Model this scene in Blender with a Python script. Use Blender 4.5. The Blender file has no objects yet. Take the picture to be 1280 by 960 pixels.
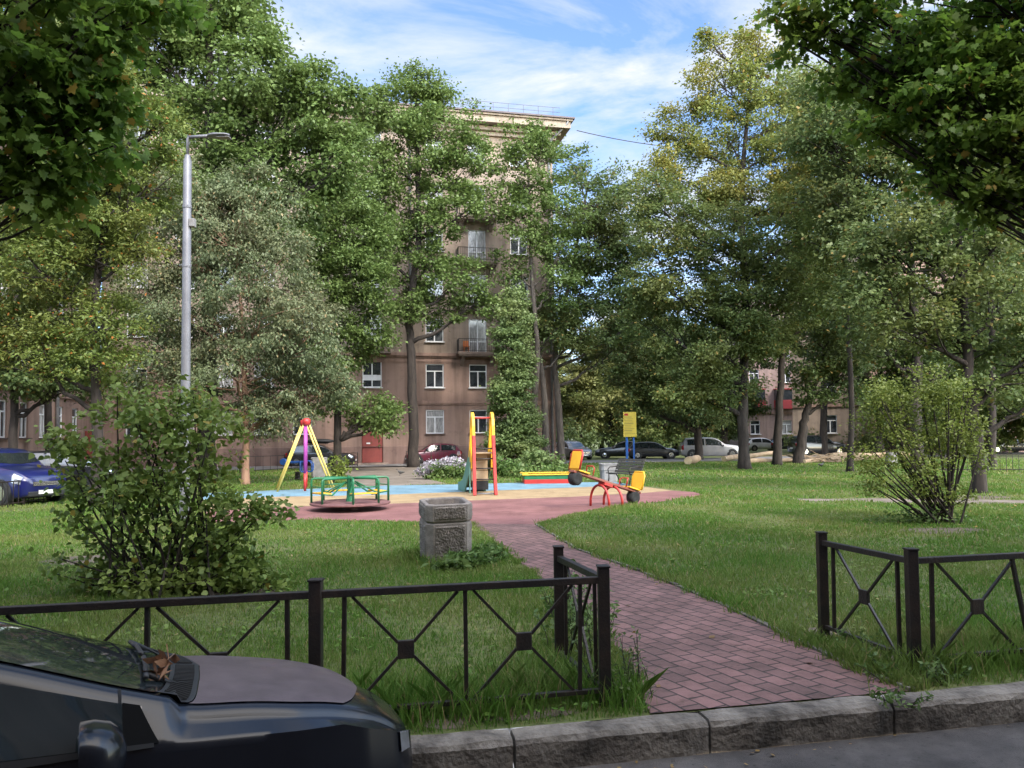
import bpy, math, random
import numpy as np
from mathutils import Vector, Matrix
R = math.radians
random.seed(7)
rng = np.random.default_rng(11)
scene = bpy.context.scene
COL = scene.collection

# ------------------------------------------------------------------ camera
F = 962.0
CAM_H = 1.8
PITCH, ROLL, SHIFT = R(2.5), R(-0.6), 0.0195
cam_d = bpy.data.cameras.new('camera')
cam = bpy.data.objects.new('camera', cam_d)
COL.objects.link(cam)
cam_d.sensor_width = 36
cam_d.lens = 36 * F / 1280
cam_d.shift_y = SHIFT
cam_d.clip_end = 3000
CM = Matrix.Rotation(R(90) + PITCH, 3, 'X') @ Matrix.Rotation(ROLL, 3, 'Z')
cam.location = (0, 0, CAM_H)
cam.rotation_euler = CM.to_euler()
scene.camera = cam

def ray(px, py):
    return CM @ Vector(((px - 640) / F, ((480 - py) + SHIFT * 1280) / F, -1))
def gp(px, py, z=0.0):
    d = ray(px, py); k = (z - CAM_H) / d.z
    return Vector((d.x * k, d.y * k, z))
def at(px, py, Y):
    d = ray(px, py); k = Y / d.y
    return Vector((d.x * k, Y, CAM_H + d.z * k))

# ------------------------------------------------------------------ mesh helpers
class MB:
    def __init__(s): s.v = []; s.f = []; s.m = []; s.mi = 0
    def add(s, vs, fs):
        o = len(s.v); s.v += [tuple(p) for p in vs]
        for f in fs: s.f.append(tuple(i + o for i in f)); s.m.append(s.mi)
    def box(s, c, d, rz=0.0, rot=None, taper=1.0):
        M = rot if rot is not None else Matrix.Rotation(rz, 3, 'Z')
        vs = []
        for z in (-1, 1):
            k = taper if z > 0 else 1.0
            for x, y in ((-1, -1), (1, -1), (1, 1), (-1, 1)):
                vs.append(Vector(c) + M @ Vector((x * d[0] / 2 * k, y * d[1] / 2 * k, z * d[2] / 2)))
        s.add(vs, [(3, 2, 1, 0), (4, 5, 6, 7), (0, 1, 5, 4), (1, 2, 6, 5), (2, 3, 7, 6), (3, 0, 4, 7)])
    def bar(s, a, b, w, h=None, up=(0, 0, 1)):
        a = Vector(a); b = Vector(b); h = h or w
        x = (b - a); L = x.length
        if L < 1e-6: return
        x /= L; u = Vector(up)
        if abs(x.dot(u)) > .99: u = Vector((0, 1, 0))
        y = u.cross(x).normalized(); z = x.cross(y)
        M = Matrix((x, y, z)).transposed()
        s.box((a + b) / 2, (L, w, h), rot=M)
    def tube(s, pts, rad, n=8, cap=True):
        pts = [Vector(p) for p in pts]
        if not hasattr(rad, '__len__'): rad = [rad] * len(pts)
        rings = []; u = None
        for i, p in enumerate(pts):
            t = (pts[min(i + 1, len(pts) - 1)] - pts[max(i - 1, 0)])
            t = t.normalized() if t.length > 1e-9 else Vector((0, 0, 1))
            if u is None:
                u = t.cross(Vector((.31, .94, .13))).normalized()
            else:
                u = u - t * u.dot(t)
                u = u.normalized() if u.length > 1e-6 else t.orthogonal().normalized()
            w = t.cross(u)
            rings.append([p + (u * math.cos(2 * math.pi * k / n) + w * math.sin(2 * math.pi * k / n)) * rad[i] for k in range(n)])
        vs = [q for r_ in rings for q in r_]; fs = []
        for i in range(len(pts) - 1):
            for k in range(n):
                k2 = (k + 1) % n
                fs.append((i * n + k, i * n + k2, (i + 1) * n + k2, (i + 1) * n + k))
        if cap:
            fs.append(tuple(range(n - 1, -1, -1))); fs.append(tuple((len(pts) - 1) * n + k for k in range(n)))
        s.add(vs, fs)
    def lathe(s, prof, n=24, c=(0, 0, 0), axis='Z'):
        vs = []; c = Vector(c)
        for r_, z in prof:
            for k in range(n):
                a = 2 * math.pi * k / n
                p = Vector((r_ * math.cos(a), r_ * math.sin(a), z))
                if axis == 'Y': p = Vector((p.x, p.z, p.y))
                if axis == 'X': p = Vector((p.z, p.x, p.y))
                vs.append(c + p)
        fs = []
        for i in range(len(prof) - 1):
            for k in range(n):
                k2 = (k + 1) % n
                fs.append((i * n + k, i * n + k2, (i + 1) * n + k2, (i + 1) * n + k))
        fs.append(tuple(range(n - 1, -1, -1))); fs.append(tuple((len(prof) - 1) * n + k for k in range(n)))
        s.add(vs, fs)
    def prism(s, poly, z0, z1):
        n = len(poly)
        s.add([(p[0], p[1], z0) for p in poly] + [(p[0], p[1], z1) for p in poly],
              [tuple(range(n - 1, -1, -1)), tuple(range(n, 2 * n))] + [(i, (i + 1) % n, n + (i + 1) % n, n + i) for i in range(n)])
    def grid(s, rows):
        m = len(rows[0]); vs = [p for r_ in rows for p in r_]
        fs = [(i * m + j, i * m + j + 1, (i + 1) * m + j + 1, (i + 1) * m + j) for i in range(len(rows) - 1) for j in range(m - 1)]
        s.add(vs, fs)
    def ball(s, c, r, nu=12, nv=8):
        c = Vector(c); r = Vector(r) if hasattr(r, '__len__') else Vector((r, r, r))
        rows = []
        for i in range(nv + 1):
            th = math.pi * (i + .001) / (nv + .002)
            rows.append([c + Vector((r.x * math.sin(th) * math.cos(2 * math.pi * j / nu), r.y * math.sin(th) * math.sin(2 * math.pi * j / nu), -r.z * math.cos(th))) for j in range(nu + 1)])
        s.grid(rows)
    def build(s, name, mats, parent=None, smooth=False, bevel=0, loc=None, weld=False, subsurf=0, flat_angle=None):
        me = bpy.data.meshes.new(name)
        me.from_pydata(s.v, [], s.f); 
        if not isinstance(mats, (list, tuple)): mats = [mats]
        for m in mats: me.materials.append(m)
        if len(mats) > 1: me.polygons.foreach_set('material_index', s.m)
        if smooth: me.polygons.foreach_set('use_smooth', [True] * len(me.polygons))
        if smooth and flat_angle: me.set_sharp_from_angle(angle=R(flat_angle))
        o = bpy.data.objects.new(name, me); COL.objects.link(o)
        if parent is not None: o.parent = parent
        if loc is not None: o.location = loc
        if weld:
            w = o.modifiers.new('weld', 'WELD'); w.merge_threshold = .0005
        if bevel:
            b = o.modifiers.new('bevel', 'BEVEL'); b.width = bevel; b.segments = 2; b.limit_method = 'ANGLE'; b.angle_limit = R(40)
        if subsurf:
            ss = o.modifiers.new('sub', 'SUBSURF'); ss.levels = subsurf; ss.render_levels = subsurf
        return o

def raw_mesh(name, V, k, mat, parent=None, smooth=False):
    """numpy vertices, faces of k consecutive vertices each"""
    V = np.ascontiguousarray(V.reshape(-1, 3), dtype=np.float32)
    n = len(V); nf = n // k
    me = bpy.data.meshes.new(name)
    me.vertices.add(n); me.vertices.foreach_set('co', V.ravel())
    me.loops.add(n); me.loops.foreach_set('vertex_index', np.arange(n, dtype=np.int32))
    me.polygons.add(nf); me.polygons.foreach_set('loop_start', np.arange(0, n, k, dtype=np.int32))
    me.materials.append(mat); me.update(calc_edges=True)
    if smooth: me.polygons.foreach_set('use_smooth', np.ones(nf, dtype=bool))
    o = bpy.data.objects.new(name, me); COL.objects.link(o)
    if parent is not None: o.parent = parent
    return o

def tag(o, label=None, cat=None, group=None, kind=None):
    if label: o['label'] = label
    if cat: o['category'] = cat
    if group: o['group'] = group
    if kind: o['kind'] = kind
    return o
def thing(name, label, cat, loc=(0, 0, 0), rz=0.0, group=None):
    o = bpy.data.objects.new(name, None); COL.objects.link(o)
    o.location = loc; o.rotation_euler = (0, 0, rz); o.empty_display_size = .2
    return tag(o, label, cat, group)
def copy_tree(o, parent=None):
    c = o.copy(); COL.objects.link(c)
    if parent is not None:
        c.parent = parent
    for ch in o.children: copy_tree(ch, c)
    return c

# ------------------------------------------------------------------ materials
def new_mat(name):
    m = bpy.data.materials.new(name); m.use_nodes = True
    nt = m.node_tree; b = nt.nodes['Principled BSDF']
    return m, nt, b
def N(nt, t, **kw):
    n = nt.nodes.new(t)
    for k, v in kw.items():
        if k in n.inputs: n.inputs[k].default_value = v
        else: setattr(n, k, v)
    return n
def c4(c): return (c[0], c[1], c[2], 1)
def pmat(name, c1, c2=None, scale=5.0, rough=.7, metal=0.0, bump=0.0, bscale=None, detail=5, c3=None, coat=0.0, spec=.5, ramp=(.35, .65), stretch=None):
    m, nt, b = new_mat(name)
    b.inputs['Roughness'].default_value = rough; b.inputs['Metallic'].default_value = metal
    b.inputs['Coat Weight'].default_value = coat; b.inputs['Specular IOR Level'].default_value = spec
    b.inputs['Coat Roughness'].default_value = .06
    tc = N(nt, 'ShaderNodeTexCoord'); co = tc.outputs['Object']
    if stretch:
        mp = N(nt, 'ShaderNodeMapping'); mp.inputs['Scale'].default_value = stretch
        nt.links.new(co, mp.inputs['Vector']); co = mp.outputs['Vector']
    if c2 is None: b.inputs['Base Color'].default_value = c4(c1)
    else:
        n = N(nt, 'ShaderNodeTexNoise', Scale=scale, Detail=detail, Roughness=.62)
        nt.links.new(co, n.inputs['Vector'])
        r_ = N(nt, 'ShaderNodeValToRGB')
        e = r_.color_ramp.elements
        e[0].position = ramp[0]; e[0].color = c4(c1); e[1].position = ramp[1]; e[1].color = c4(c2)
        if c3:
            x = e.new(.5 * (ramp[0] + ramp[1])); x.color = c4(c3)
        nt.links.new(n.outputs['Fac'], r_.inputs['Fac']); nt.links.new(r_.outputs['Color'], b.inputs['Base Color'])
    if bump:
        n2 = N(nt, 'ShaderNodeTexNoise', Scale=bscale or scale * 4, Detail=4)
        nt.links.new(co, n2.inputs['Vector'])
        bp = N(nt, 'ShaderNodeBump', Strength=min(1.0, bump), Distance=.02)
        nt.links.new(n2.outputs['Fac'], bp.inputs['Height']); nt.links.new(bp.outputs['Normal'], b.inputs['Normal'])
    return m

def leaf_mat(name, a, b_, c=None, accent=None, accent_amt=0.0, trans=.35, nscale=.35):
    """leaf colours: two greens by leaf, third by patches, rare accent leaves"""
    m, nt, b = new_mat(name)
    g = N(nt, 'ShaderNodeNewGeometry')
    mix = N(nt, 'ShaderNodeMix', data_type='RGBA')
    mix.inputs[6].default_value = c4(a); mix.inputs[7].default_value = c4(b_)
    nt.links.new(g.outputs['Random Per Island'], mix.inputs[0])
    out = mix.outputs[2]
    if c:
        tc = N(nt, 'ShaderNodeTexCoord')
        n = N(nt, 'ShaderNodeTexNoise', Scale=nscale, Detail=2)
        nt.links.new(tc.outputs['Object'], n.inputs['Vector'])
        mr = N(nt, 'ShaderNodeMapRange'); mr.inputs[1].default_value = .45; mr.inputs[2].default_value = .65
        nt.links.new(n.outputs['Fac'], mr.inputs[0])
        mx = N(nt, 'ShaderNodeMix', data_type='RGBA'); mx.inputs[7].default_value = c4(c)
        nt.links.new(mr.outputs[0], mx.inputs[0]); nt.links.new(out, mx.inputs[6]); out = mx.outputs[2]
    if accent:
        wn = N(nt, 'ShaderNodeTexWhiteNoise', noise_dimensions='1D')
        nt.links.new(g.outputs['Random Per Island'], wn.inputs['W'])
        lt = N(nt, 'ShaderNodeMath', operation='LESS_THAN'); lt.inputs[1].default_value = accent_amt
        nt.links.new(wn.outputs['Value'], lt.inputs[0])
        mx = N(nt, 'ShaderNodeMix', data_type='RGBA'); mx.inputs[7].default_value = c4(accent)
        nt.links.new(lt.outputs[0], mx.inputs[0]); nt.links.new(out, mx.inputs[6]); out = mx.outputs[2]
    nt.links.new(out, b.inputs['Base Color'])
    b.inputs['Roughness'].default_value = .5; b.inputs['Specular IOR Level'].default_value = .35
    t = N(nt, 'ShaderNodeBsdfTranslucent'); nt.links.new(out, t.inputs['Color'])
    ms = N(nt, 'ShaderNodeMixShader'); ms.inputs[0].default_value = trans
    nt.links.new(b.outputs[0], ms.inputs[1]); nt.links.new(t.outputs[0], ms.inputs[2])
    o = [x for x in nt.nodes if x.type == 'OUTPUT_MATERIAL'][0]
    nt.links.new(ms.outputs[0], o.inputs['Surface'])
    return m

def stucco(name, c1, c2, c3):
    m = pmat(name, c1, c2, .35, .95, bump=.3, bscale=25, c3=c3, detail=10, ramp=(.3, .7)); nt = m.node_tree; b = nt.nodes['Principled BSDF']
    src = b.inputs['Base Color'].links[0].from_socket; tc = N(nt, 'ShaderNodeTexCoord')
    for sc, st, lo, hi, dk in ((1.0, (1.6, 1.6, .10), .36, .56, .66), (1.6, (1, 1, 1), .30, .46, .74)):
        mp = N(nt, 'ShaderNodeMapping'); mp.inputs['Scale'].default_value = st; nt.links.new(tc.outputs['Object'], mp.inputs['Vector'])
        n = N(nt, 'ShaderNodeTexNoise', Scale=sc, Detail=7, Roughness=.65); nt.links.new(mp.outputs['Vector'], n.inputs['Vector'])
        r_ = N(nt, 'ShaderNodeValToRGB'); e = r_.color_ramp.elements; e[0].position = lo; e[0].color = (dk, dk, dk, 1); e[1].position = hi; e[1].color = (1, 1, 1, 1)
        mx = N(nt, 'ShaderNodeMix', data_type='RGBA', blend_type='MULTIPLY'); mx.inputs[0].default_value = 1
        nt.links.new(n.outputs['Fac'], r_.inputs['Fac']); nt.links.new(src, mx.inputs[6]); nt.links.new(r_.outputs['Color'], mx.inputs[7]); src = mx.outputs[2]
    nt.links.new(src, b.inputs['Base Color']); return m
def stain(m, layers):
    nt = m.node_tree; b = nt.nodes['Principled BSDF']; tc = N(nt, 'ShaderNodeTexCoord')
    src = b.inputs['Base Color'].links[0].from_socket
    for sc, lo, hi, dk in layers:
        n = N(nt, 'ShaderNodeTexNoise', Scale=sc, Detail=9, Roughness=.68); nt.links.new(tc.outputs['Object'], n.inputs['Vector'])
        r_ = N(nt, 'ShaderNodeValToRGB'); e = r_.color_ramp.elements; e[0].position = lo; e[0].color = (dk[0], dk[1], dk[2], 1); e[1].position = hi; e[1].color = (1, 1, 1, 1)
        mx = N(nt, 'ShaderNodeMix', data_type='RGBA', blend_type='MULTIPLY'); mx.inputs[0].default_value = 1
        nt.links.new(n.outputs['Fac'], r_.inputs['Fac']); nt.links.new(src, mx.inputs[6]); nt.links.new(r_.outputs['Color'], mx.inputs[7]); src = mx.outputs[2]
    nt.links.new(src, b.inputs['Base Color']); return m
M = {}
M['bark'] = pmat('bark', (.016, .012, .010), (.048, .037, .030), 6, .95, bump=.9, bscale=14, stretch=(1, 1, .25))
M['bark_pale'] = pmat('bark_pale', (.055, .044, .036), (.12, .098, .080), 5, .95, bump=.8, bscale=12, stretch=(1, 1, .25))
M['bark_orange'] = pmat('bark_orange', (.20, .11, .07), (.33, .20, .13), 4, .9, bump=.5, stretch=(1, 1, .25))
M['iron'] = pmat('black_iron', (.012, .009, .008), (.040, .024, .016), 7, .48, bump=.25, bscale=60, detail=9, ramp=(.45, .8))
M['concrete'] = pmat('kerb_concrete', (.045, .038, .031), (.225, .20, .168), 3.2, .95, bump=1.0, bscale=26, c3=(.14, .122, .102), detail=10)
M['granite'] = pmat('bin_concrete', (.17, .148, .128), (.29, .255, .225), 8, .95, bump=.5, bscale=60)
M['white'] = pmat('white_frame', (.72, .72, .73), (.60, .60, .61), 3, .5)
M['glass'] = pmat('window_glass', (.018, .022, .027), (.05, .055, .06), 1.4, .06, spec=.9)
M['curtain'] = pmat('curtained_glass', (.16, .16, .165), (.40, .39, .38), 2.5, .12, spec=.8, stretch=(6, 1, 1))
M['red'] = pmat('red_paint', (.48, .035, .03), (.38, .03, .025), 3, .4, bump=.05)
M['yellow'] = pmat('yellow_paint', (.80, .45, .03), (.68, .36, .025), 3, .42, bump=.05)
M['pale_yellow'] = pmat('pale_yellow_paint', (.72, .56, .16), (.62, .46, .10), 3, .45)
M['green'] = pmat('green_paint', (.015, .12, .05), (.02, .17, .07), 3, .4)
M['purple'] = pmat('purple_paint', (.36, .06, .30), (.30, .045, .26), 3, .4)
M['blue'] = pmat('blue_paint', (.03, .13, .45), (.025, .10, .36), 3, .4)
M['teal'] = pmat('teal_paint', (.09, .22, .17), (.13, .28, .22), 3, .5)
M['rubber'] = pmat('black_rubber', (.012, .012, .012), (.02, .02, .02), 10, .85)
M['chrome'] = pmat('bright_metal', (.6, .6, .61), rough=.22, metal=1)
M['galv'] = pmat('painted_steel', (.155, .155, .17), (.20, .20, .215), 3, .5, metal=.2, bump=.05)
M['ply'] = pmat('plywood', (.30, .21, .12), (.42, .31, .19), 3, .6, stretch=(1, 6, 1))
M['wood_dark'] = pmat('dark_slat', (.035, .034, .03), (.07, .066, .055), 5, .6, stretch=(8, 1, 1), bump=.2)
M['plastic'] = pmat('black_plastic', (.013, .013, .014), (.02, .02, .021), 20, .55)
# ------------------------------------------------------------------ world and sun
SUN_EL, SUN_AZ = 40.0, 146.0     # azimuth clockwise from +Y (the view direction); behind the camera, to the right
w = bpy.data.worlds.new('World'); scene.world = w; w.use_nodes = True
nt = w.node_tree; bg = nt.nodes['Background']
sky = N(nt, 'ShaderNodeTexSky'); sky.sky_type = 'NISHITA'; sky.sun_disc = False
sky.sun_elevation = R(SUN_EL); sky.sun_rotation = R(SUN_AZ)
sky.air_density = 1.0; sky.dust_density = .6; sky.ozone_density = 2.0
tc = N(nt, 'ShaderNodeTexCoord'); sx = N(nt, 'ShaderNodeSeparateXYZ')
nt.links.new(tc.outputs['Generated'], sx.inputs[0])
zz = N(nt, 'ShaderNodeMath', operation='MAXIMUM'); zz.inputs[1].default_value = .06
nt.links.new(sx.outputs['Z'], zz.inputs[0])
dx = N(nt, 'ShaderNodeMath', operation='DIVIDE'); dy = N(nt, 'ShaderNodeMath', operation='DIVIDE')
nt.links.new(sx.outputs['X'], dx.inputs[0]); nt.links.new(zz.outputs[0], dx.inputs[1])
nt.links.new(sx.outputs['Y'], dy.inputs[0]); nt.links.new(zz.outputs[0], dy.inputs[1])
cb = N(nt, 'ShaderNodeCombineXYZ'); nt.links.new(dx.outputs[0], cb.inputs[0]); nt.links.new(dy.outputs[0], cb.inputs[1])
mp = N(nt, 'ShaderNodeMapping'); mp.inputs['Location'].default_value = (5.3, 2.4, 0); mp.inputs['Rotation'].default_value = (0, 0, R(35)); mp.inputs['Scale'].default_value = (1.15, 1.45, 1)
nt.links.new(cb.outputs[0], mp.inputs['Vector'])
n1 = N(nt, 'ShaderNodeTexNoise', Scale=1.1, Detail=9, Roughness=.6, Distortion=.5)
nt.links.new(mp.outputs['Vector'], n1.inputs['Vector'])
rp = N(nt, 'ShaderNodeValToRGB'); rp.color_ramp.elements[0].position = .43; rp.color_ramp.elements[1].position = .66
nt.links.new(n1.outputs['Fac'], rp.inputs['Fac'])
cl = N(nt, 'ShaderNodeMix', data_type='RGBA'); cl.inputs[7].default_value = (2.95, 3.05, 3.3, 1)
bright = N(nt, 'ShaderNodeMix', data_type='RGBA', blend_type='MULTIPLY'); bright.inputs[0].default_value = 1; bright.inputs[7].default_value = (.82, .88, .98, 1)
nt.links.new(sky.outputs[0], bright.inputs[6])
nt.links.new(rp.outputs['Color'], cl.inputs[0]); nt.links.new(bright.outputs[2], cl.inputs[6])
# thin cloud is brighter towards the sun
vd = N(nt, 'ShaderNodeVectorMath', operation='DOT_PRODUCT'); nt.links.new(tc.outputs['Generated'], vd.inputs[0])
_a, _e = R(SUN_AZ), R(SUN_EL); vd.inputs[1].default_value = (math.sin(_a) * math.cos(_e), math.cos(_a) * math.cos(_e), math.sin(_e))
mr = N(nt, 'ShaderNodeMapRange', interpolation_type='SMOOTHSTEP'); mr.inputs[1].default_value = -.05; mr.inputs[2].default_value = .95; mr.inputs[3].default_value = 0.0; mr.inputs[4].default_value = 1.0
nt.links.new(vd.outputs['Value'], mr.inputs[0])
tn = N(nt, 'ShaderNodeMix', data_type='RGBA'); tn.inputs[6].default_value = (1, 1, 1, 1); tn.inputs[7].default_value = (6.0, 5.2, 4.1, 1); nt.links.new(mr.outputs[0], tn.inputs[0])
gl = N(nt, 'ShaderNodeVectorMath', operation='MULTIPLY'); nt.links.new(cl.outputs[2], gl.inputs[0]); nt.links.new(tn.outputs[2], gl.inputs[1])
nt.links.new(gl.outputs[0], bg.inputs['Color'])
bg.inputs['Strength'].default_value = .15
sd = bpy.data.lights.new('sun', 'SUN'); sd.energy = 1.55; sd.angle = R(7.0); sd.color = (1, .94, .84)
so = bpy.data.objects.new('sun', sd); COL.objects.link(so)
az, el = R(SUN_AZ), R(SUN_EL)
to_sun = Vector((math.sin(az) * math.cos(el), math.cos(az) * math.cos(el), math.sin(el)))
so.rotation_euler = to_sun.to_track_quat('Z', 'Y').to_euler(); so.location = (0, 0, 60)
scene.view_settings.view_transform = 'Standard'; scene.view_settings.look = 'None'
scene.view_settings.exposure = 1.22; scene.view_settings.gamma = 1
cy = scene.cycles
cy.max_bounces = 6; cy.diffuse_bounces = 3; cy.glossy_bounces = 3; cy.transmission_bounces = 4; cy.transparent_max_bounces = 6
cy.use_denoising = True; cy.caustics_reflective = False; cy.caustics_refractive = False

# ------------------------------------------------------------------ ground
def flat(name, pts, z, mats, sub=None):
    mb = MB(); mb.add([(p[0], p[1], z) for p in pts], [tuple(range(len(pts)))])
    o = mb.build(name, mats); tag(o, kind='structure'); return o
K0 = gp(500, 938); K1 = gp(1280, 866)             # front edge of the kerb's top
kd = (K1 - K0).normalized(); kn = Vector((-kd.y, kd.x, 0))   # kn points to the lawn
KERB_W, KERB_H = .2, .2
def kp(t, off): return K0 + kd * t + kn * off

# lawn
m, nt, b = new_mat('lawn_soil_and_grass'); M['lawn'] = m
tc = N(nt, 'ShaderNodeTexCoord')
n1 = N(nt, 'ShaderNodeTexNoise', Scale=.22, Detail=6, Roughness=.65); n2 = N(nt, 'ShaderNodeTexNoise', Scale=9, Detail=5)
for n_ in (n1, n2): nt.links.new(tc.outputs['Object'], n_.inputs['Vector'])
r1 = N(nt, 'ShaderNodeValToRGB'); e = r1.color_ramp.elements
e[0].position = .36; e[0].color = (.075, .105, .026, 1); e[1].position = .66; e[1].color = (.15, .155, .05, 1)
r2 = N(nt, 'ShaderNodeValToRGB'); e = r2.color_ramp.elements
e[0].position = .3; e[0].color = (.5, .5, .45, 1); e[1].position = .7; e[1].color = (1.1, 1.1, 1.0, 1)
mx = N(nt, 'ShaderNodeMix', data_type='RGBA', blend_type='MULTIPLY'); mx.inputs[0].default_value = 1
nt.links.new(n1.outputs['Fac'], r1.inputs['Fac']); nt.links.new(n2.outputs['Fac'], r2.inputs['Fac'])
nt.links.new(r1.outputs['Color'], mx.inputs[6]); nt.links.new(r2.outputs['Color'], mx.inputs[7])
nt.links.new(mx.outputs[2], b.inputs['Base Color']); b.inputs['Roughness'].default_value = 1
bp = N(nt, 'ShaderNodeBump', Strength=.8, Distance=.05); nt.links.new(n2.outputs['Fac'], bp.inputs['Height']); nt.links.new(bp.outputs['Normal'], b.inputs['Normal'])
a0, a1 = kp(-150, KERB_W - .01), kp(150, KERB_W - .01)
flat('lawn', [a0, a1, (420, 420), (-420, 420)], 0, m)
# road in front
M['asphalt'] = pmat('asphalt', (.060, .053, .050), (.12, .108, .10), 2.2, .9, bump=.8, bscale=140, c3=(.085, .076, .071), detail=12)
stain(M['asphalt'], ((1.2, .38, .55, (.6, .6, .6)), (30, .34, .44, (.5, .5, .5))))
flat('road', [kp(-150, .01), kp(150, .01), (150, -200), (-150, -200)], -KERB_H, M['asphalt'])
# kerb stones
mb = MB()
stones = [-16]
tj = [(gp(x, y) - K0).dot(kd) for x, y in ((645, 926), (893, 905), (1123, 882))]
L0 = tj[2] - tj[1]
joints = [tj[0] - L0 * k for k in range(14, 0, -1)] + tj + [tj[2] + L0 * k for k in range(1, 14)]
for i in range(len(joints) - 1):
    a, b_ = joints[i] + .009, joints[i + 1] - .009
    nseg = 9; jit = random.uniform(-.012, .012)
    rows = []
    prof = [(.012, -KERB_H - .05), (.004, -KERB_H * .5), (.0, -.035), (.022, -.006), (.06, .006), (KERB_W - .02, .006), (KERB_W, -.01), (KERB_W, -.1)]
    for k in range(nseg + 1):
        t = a + (b_ - a) * k / nseg
        end = .018 if k in (0, nseg) else 0
        rows.append([kp(t, o_ + jit + (end if j < 4 else 0) + random.uniform(-.006, .006)) + Vector((0, 0, z_ - end * (j > 1) * .6 + random.uniform(-.006, .006))) for j, (o_, z_) in enumerate(prof)])
    mb.grid(rows)
    for rw in (rows[0], rows[-1]): mb.add(rw, [tuple(range(len(rw)))])
kb = mb.build('kerb', M['concrete'], smooth=False); tag(kb, kind='structure')

# brick path
left_edge = [gp(x, y) for x, y in ((812, 893), (772, 812), (728, 768), (655, 708), (612, 672), (590, 655))]
right_edge = [gp(x, y) for x, y in ((668, 656), (720, 688), (800, 716), (900, 757), (1000, 806), (1068, 838), (1152, 873))]
def proj_kerb(p):
    return p - kn * ((p - K0).dot(kn) - (KERB_W - .005))
left_edge[0] = proj_kerb(left_edge[0]); right_edge[-1] = proj_kerb(right_edge[-1])
PATH = left_edge + right_edge
m, nt, b = new_mat('red_pavers'); M['pavers'] = m
tc = N(nt, 'ShaderNodeTexCoord'); mp = N(nt, 'ShaderNodeMapping'); mp.inputs['Rotation'].default_value = (0, 0, R(63))
nt.links.new(tc.outputs['Object'], mp.inputs['Vector'])
dn = N(nt, 'ShaderNodeTexNoise', Scale=2.2, Detail=2)
nt.links.new(tc.outputs['Object'], dn.inputs['Vector'])
dm = N(nt, 'ShaderNodeMix', data_type='RGBA', blend_type='LINEAR_LIGHT'); dm.inputs[0].default_value = .026
nt.links.new(mp.outputs['Vector'], dm.inputs[6]); nt.links.new(dn.outputs['Color'], dm.inputs[7])
br = N(nt, 'ShaderNodeTexBrick', Scale=1.0); br.inputs['Brick Width'].default_value = .21; br.inputs['Row Height'].default_value = .15
br.inputs['Mortar Size'].default_value = .009; br.inputs['Mortar Smooth'].default_value = .25; br.inputs['Bias'].default_value = 0
br.inputs['Color1'].default_value = (.235, .128, .118, 1); br.inputs['Color2'].default_value = (.15, .086, .078, 1); br.inputs['Mortar'].default_value = (.035, .026, .022, 1)
nt.links.new(dm.outputs[2], br.inputs['Vector'])
dn2 = N(nt, 'ShaderNodeTexNoise', Scale=1.6, Detail=6, Roughness=.7); nt.links.new(tc.outputs['Object'], dn2.inputs['Vector'])
rr = N(nt, 'ShaderNodeValToRGB'); rr.color_ramp.elements[0].position = .3; rr.color_ramp.elements[0].color = (.48, .47, .44, 1); rr.color_ramp.elements[1].position = .65; rr.color_ramp.elements[1].color = (1.08, 1.05, 1.05, 1)
nt.links.new(dn2.outputs['Fac'], rr.inputs['Fac'])
mx = N(nt, 'ShaderNodeMix', data_type='RGBA', blend_type='MULTIPLY'); mx.inputs[0].default_value = 1
nt.links.new(br.outputs['Color'], mx.inputs[6]); nt.links.new(rr.outputs['Color'], mx.inputs[7])
nt.links.new(mx.outputs[2], b.inputs['Base Color']); b.inputs['Roughness'].default_value = .85
inv = N(nt, 'ShaderNodeMath', operation='SUBTRACT'); inv.inputs[0].default_value = 1; nt.links.new(br.outputs['Fac'], inv.inputs[1])
fn = N(nt, 'ShaderNodeTexNoise', Scale=60, Detail=3); nt.links.new(tc.outputs['Object'], fn.inputs['Vector'])
ad = N(nt, 'ShaderNodeMath', operation='MULTIPLY_ADD'); ad.inputs[1].default_value = .35
nt.links.new(fn.outputs['Fac'], ad.inputs[0]); nt.links.new(inv.outputs[0], ad.inputs[2])
bp = N(nt, 'ShaderNodeBump', Strength=.7, Distance=.012); nt.links.new(ad.outputs[0], bp.inputs['Height']); nt.links.new(bp.outputs['Normal'], b.inputs['Normal'])
stain(m, ((5, .33, .44, (.55, .56, .50)), (22, .30, .42, (.66, .65, .6))))
flat('path', PATH, .012, m)
# concrete edging along the right of the path
mb = MB()
re_ = right_edge
for i in range(len(re_) - 1):
    a, b_ = re_[i], re_[i + 1]
    d_ = (b_ - a); n_ = max(1, int(d_.length / .9))
    for k in range(n_):
        p, q = a + d_ * (k / n_), a + d_ * ((k + 1) / n_ - .012)
        o_ = Vector((.035, .008, 0))
        mb.bar(p + o_ + Vector((0, 0, -.02 + random.uniform(-.008, .008))), q + o_ + Vector((0, 0, -.02 + random.uniform(-.008, .008))), .055, .1)
tag(mb.build('path_edging', M['concrete'], bevel=.006), kind='structure')

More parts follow.
